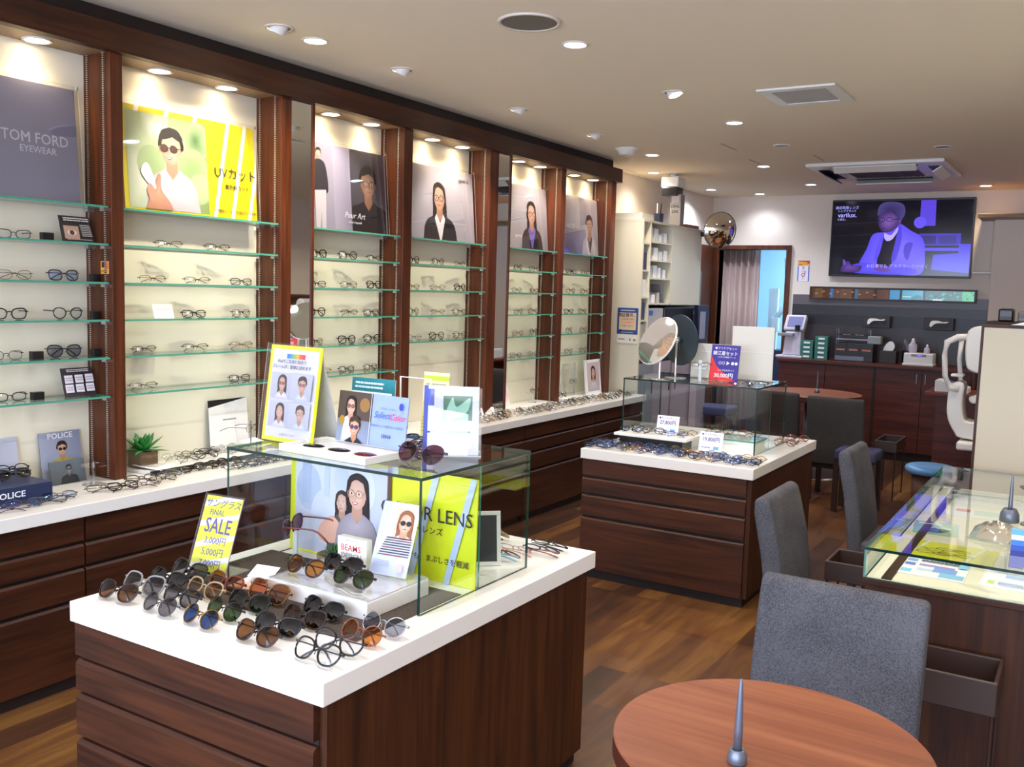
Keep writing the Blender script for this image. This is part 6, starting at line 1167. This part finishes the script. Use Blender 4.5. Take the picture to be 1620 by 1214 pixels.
p.lines(.58, .25, .64, .4, 1, '#d8f0f4'); p.poly([(.63, .0), (.69, .0), (.69, .4), (.66, .5)], '#3f7f8a', True); p.rect(.76, .0, .82, .15, '#c8d8d0')
p.build('painted_reflections', STRIPM, t, (-.005, -.0, .015))
t = thing('wall_shelf', 'thin white wall shelf beyond the lower corner of the television', 'shelf', (-.92, YW-.06, 1.78)); MB().box(-1.02, -.78, YW-.13, YW-.151+.15, 1.775, 1.79).build('board', WHITEP, t, bevel=.002); MB().prism([(YW-.13, 1.775), (YW-.002, 1.775), (YW-.002, 1.74)], -.79, -.785, 'x').build('end_bracket', GREYP, t)
for z0, z1, c, nm in ((1.44, 1.54, '#5d555b', 'top'), (1.345, 1.44, '#2b2930', 'second'), (1.24, 1.345, '#17161c', 'third'), (.904, 1.24, '#33282a', 'lowest')):
    s_ = MB().box(-2.688, -.875, YW-.013, YW-.0005, z0+.001, z1).build('trim_%d' % {'top': 1, 'second': 2, 'third': 3, 'lowest': 4}[nm], pm('backsplash_'+nm, c, .35)); s_['kind'] = 'structure'
t = thing('back_counter', 'long walnut counter with cupboards along the back wall', 'counter', (-1.76, 9.6, 0)); MB().box(-2.685, -.9, 9.345, YW-.014, .875, .905).build('worktop', WBACK, t, bevel=.002); MB().box(-2.67, -.91, 9.40, YW-.014, .08, .875).build('body', WBACK, t); MB().box(-2.66, -.92, 9.42, YW-.014, 0, .08).build('plinth', WDK, t)
for a, b in ((-2.665, -2.215), (-2.21, -1.765), (-1.745, -1.34), (-1.335, -.93)):
    d = MB().box(a, b, 9.382, 9.40, .09, .86).build('cupboard_door', WBACK, t, bevel=.001)
    if a > -1.8: hx_ = b-.04 if a < -1.5 else a+.03; MB().tube([(hx_, 9.372, .74), (hx_, 9.372, .83)], .005, 6).build('handle', STEEL, d)
MB().box(-1.765, -1.745, 9.378, 9.40, .0, .905).build('centre_stile', WDK, t)
def bc(x): return x
t = thing('lensmeter', 'white lens measuring machine with a tilted violet screen on the back counter', 'machine', (-2.58, 9.56, .9055)); LM = pm('lensmeter_white', '#cfc8d6', .4)
MB().box(-.14, .12, -.13, .12, 0, .025).build('base', LM, t, world=False, bevel=.008); MB().prism([(-.09, .025), (.09, .025), (.08, .26), (-.07, .26)], -.06, .09, 'y').build('column', LM, t, world=False, bevel=.01); MB().box(-.13, .02, -.12, -.02, .215, .245).build('lens_table', GREYP, t, world=False, bevel=.005)
MB().prism([(-.10, .0), (.10, .0), (.115, .16), (-.085, .16)], -.03, .05, 'y').build('screen_housing', LM, t, world=False, bevel=.012); 
for o in t.children:
    if o.name.startswith('screen_housing'): o.location = (0, -.02, .27); o.rotation_euler = (-.35, 0, 0)
o = MB().prism([(-.065, .03), (.08, .03), (.09, .135), (-.055, .135)], -.034, -.0305, 'y').build('screen', pm('lens_screen', '#7a7ca6', .2, emit='#6a70a0', es=.08), t, world=False); o.location = (0, -.02, .27); o.rotation_euler = (-.35, 0, 0); MB().lathe([(0, -.03), (.025, -.025), (.025, .025), (0, .03)], (.05, -.075, .30), 14).build('dial', BLACKP, t, world=False)
for sx, nb, nm in ((-2.425, 4, 'shorter'), (-2.285, 5, 'taller')):
    for k in range(nb):
        t = thing('green_box', 'green contact lens box, %s in the %s stack on the back counter' % (('bottom', 'second from the bottom', 'third from the bottom', 'fourth from the bottom', 'topmost')[k] if not (nm == 'shorter' and k == 3) else 'topmost', nm), 'box', (sx, 9.52, .9055+k*.0455), group='green contact lens boxes'); MB().box(-.062, .062, -.05, .05, 0, .045).build('carton', pm('green_carton', '#2f6d62', .5), t, world=False, bevel=.002); MB().box(-.03, .03, -.0515, -.05, .014, .032).build('label', PAPER, t, world=False)
t = thing('black_drawer_unit', 'black drawer unit with three orange labels on the back counter', 'drawer unit', (-1.98, 9.58, .9055)); MB().box(-.18, .18, -.10, .12, 0, .175).build('housing', BLACKP, t, world=False, bevel=.003)
for a in (-.12, 0, .12): MB().box(a-.055, a+.055, -.108, -.1, .07, .165).build('drawer', BLACKP, t, world=False); MB().box(a-.04, a+.04, -.1095, -.108, .105, .12).build('orange_label', pm('orange_label', '#c4705a', .5), t, world=False)
MB().box(-.17, .10, -.106, -.10, .01, .05).build('grey_tray', pm('tray_metal', '#6a6d75', .3, .5), t, world=False)
t = thing('lens_rack', 'metal rack of shiny trial lenses standing on the black drawer unit', 'rack', (-2.01, 9.58, 1.081)); 
for a in (-.15, .15): MB().tube([(a, -.04, 0), (a, -.04, .135), (a, .05, .135), (a, .05, 0)], .005, 6).build('side_frame', STEEL, t, world=False)
MB().box(-.15, .15, -.045, .055, .03, .04).build('tray', STEEL, t, world=False)
for k in range(7): MB().lathe([(0, -.004), (.03, -.003), (.034, 0), (.03, .003), (0, .004)], (-.12+k*.04, 0, .08), 14, sy=1).build('trial_lens', CHROME if k % 3 else pm('plum_lens', '#5a2440', .2, .6), t, world=False, smooth=True)
for o in t.children:
    if o.name.startswith('trial_lens'): pass
t = thing('grey_box', 'light grey metal box beside the lens rack', 'box', (-1.79, 9.55, 1.081)); MB().box(-.07, .05, -.05, .05, 0, .075).build('housing', pm('box_greygreen', '#8d9491', .5), t, world=False, bevel=.006); MB().box(-.06, .04, -.052, -.05, .045, .065).build('lid_line', GREYP, t, world=False)
t = thing('tape_dispenser', 'dark box with a curled white tissue beside the grey box', 'dispenser', (-1.66, 9.55, .9055)); MB().box(-.08, .07, -.07, .07, 0, .12).build('housing', pm('dispenser_dark', '#2b2322', .5), t, world=False, bevel=.004); MB().prism(smooth([(-.05, 0), (-.02, .07), (.02, .09), (.05, .05), (.03, .0)], 3), -.01, .012, 'y').build('tissue', PAPER, t, world=False)
for o in t.children:
    if o.name.startswith('tissue'): o.location = (-.01, 0, .12)
t = thing('dried_sprig', 'dark cup with a wiry grey sprig on the back counter', 'plant', (-1.50, 9.55, .9055)); MB().lathe([(0, 0), (.05, 0), (.055, .13), (.05, .13), (.045, .01)], n=18).build('cup', BLACKP, t, world=False); mb = MB(); rd = random.Random(2)
for k in range(16): a = rd.uniform(0, 2*PI); e = rd.uniform(.02, .07); mb.tube([(0, 0, .1), (e*.5*math.cos(a), e*.5*math.sin(a), .18), (e*math.cos(a), e*math.sin(a), .18+rd.uniform(.02, .06))], .0025, 4)
mb.build('sprigs', pm('sprig_grey', '#8a8786', .7), t, world=False)
for x in (-1.84, -1.275):
    t = thing('wall_tissue_box', 'dark tissue box on the back wall with a white tissue, %s' % ('above the lens rack' if x < -1.5 else 'above the white cleaner'), 'tissue box', (x, YW-.02, 1.235)); MB().box(-.13, .13, -.10, .005, 0, .115).build('box', pm('tissue_box_dark', '#2f2a2c', .5), t, world=False, bevel=.003)
    MB().prism(smooth([(-.075, -.02), (-.06, .02), (-.01, .025), (.04, .015), (.085, .02), (.07, .005), (-.02, -.0), (-.06, -.035)], 3), -.125, -.1, 'y').build('tissue', PAPER, t, world=False)
    for o in t.children:
        if o.name.startswith('tissue'): o.location = (0, 0, .065)
t = thing('ultrasonic_cleaner', 'white lens cleaning machine with a small blue display', 'cleaner', (-1.38, 9.52, .9055)); MB().box(-.135, .12, -.09, .09, .012, .115).build('housing', WHITEP, t, world=False, bevel=.008); MB().box(-.145, .125, -.095, .095, 0, .02).build('base', WHITEP, t, world=False, bevel=.004); MB().box(-.07, .06, -.0915, -.09, .085, .108).build('control_panel', GREYP, t, world=False); MB().box(-.015, .02, -.093, -.0915, .09, .103).build('blue_display', emis('blue_display_glow', '#5a4ae8', 1.2), t, world=False)
for x, s_, nm in ((-1.455, 1.0, 'taller'), (-1.33, .62, 'smaller')):
    t = thing('pump_bottle', '%s pale bottle standing on the white lens cleaner' % nm, 'bottle', (x, 9.52, 1.021)); MB().lathe([(0, 0), (.03*s_+.004, 0), (.034*s_+.004, .02*s_), (.034*s_+.004, .075*s_), (.018*s_, .095*s_), (.018*s_, .11*s_), (0, .11*s_)], n=18).build('bottle_body', pm('bottle_lilac', '#b8aebc', .3), t, world=False, smooth=True); MB().lathe([(.012*s_, .11*s_), (.014*s_, .125*s_), (.005, .135*s_)], n=12).build('cap', PAPER, t, world=False)
p = Print(.118, .21, '#e4e0ea', .001); p.rect(0, .76, 1, 1, '#c3312e'); p.poly([(.0, .80), (.8, .84), (.8, .93), (0, .97)], '#d8a83a'); p.poly([(.35, .77), (1, .77), (1, .85), (.45, .83)], '#d8a83a'); p.rect(0, 0, .09, .74, '#4a63c8'); p.rect(.91, 0, 1, .74, '#4a63c8'); p.ring(0, .065, .019, .021, .008, '#c0383a'); p.rect(.62, .32, .68, .5, '#c0383a')
n = p.build('payment_sign', PRINT, None, (-2.60, YW-.003, 1.675)); tag(n, 'red, yellow and blue payment sign beside the doorway', 'sign'); text('R', .045, (0, p.front(), .135), INKR, n, bold=.001); text('アクセス', .014, (0, p.front(), .10), INK, n); text('d払い', .012, (0, p.front(), .025), INK, n)

# ------------------------------------------------------------------ lettering becomes plain mesh
bpy.context.view_layer.update()
_dg = bpy.context.evaluated_depsgraph_get(); _new = []
for o in TEXTS:
    me = bpy.data.meshes.new_from_object(o.evaluated_get(_dg)); _new.append((o, me))
for o, me in _new:
    n = bpy.data.objects.new('lettering', me); COL.objects.link(n); n.parent = o.parent; n.location = o.location; n.rotation_euler = o.rotation_euler; n.scale = o.scale
    bpy.data.objects.remove(o)
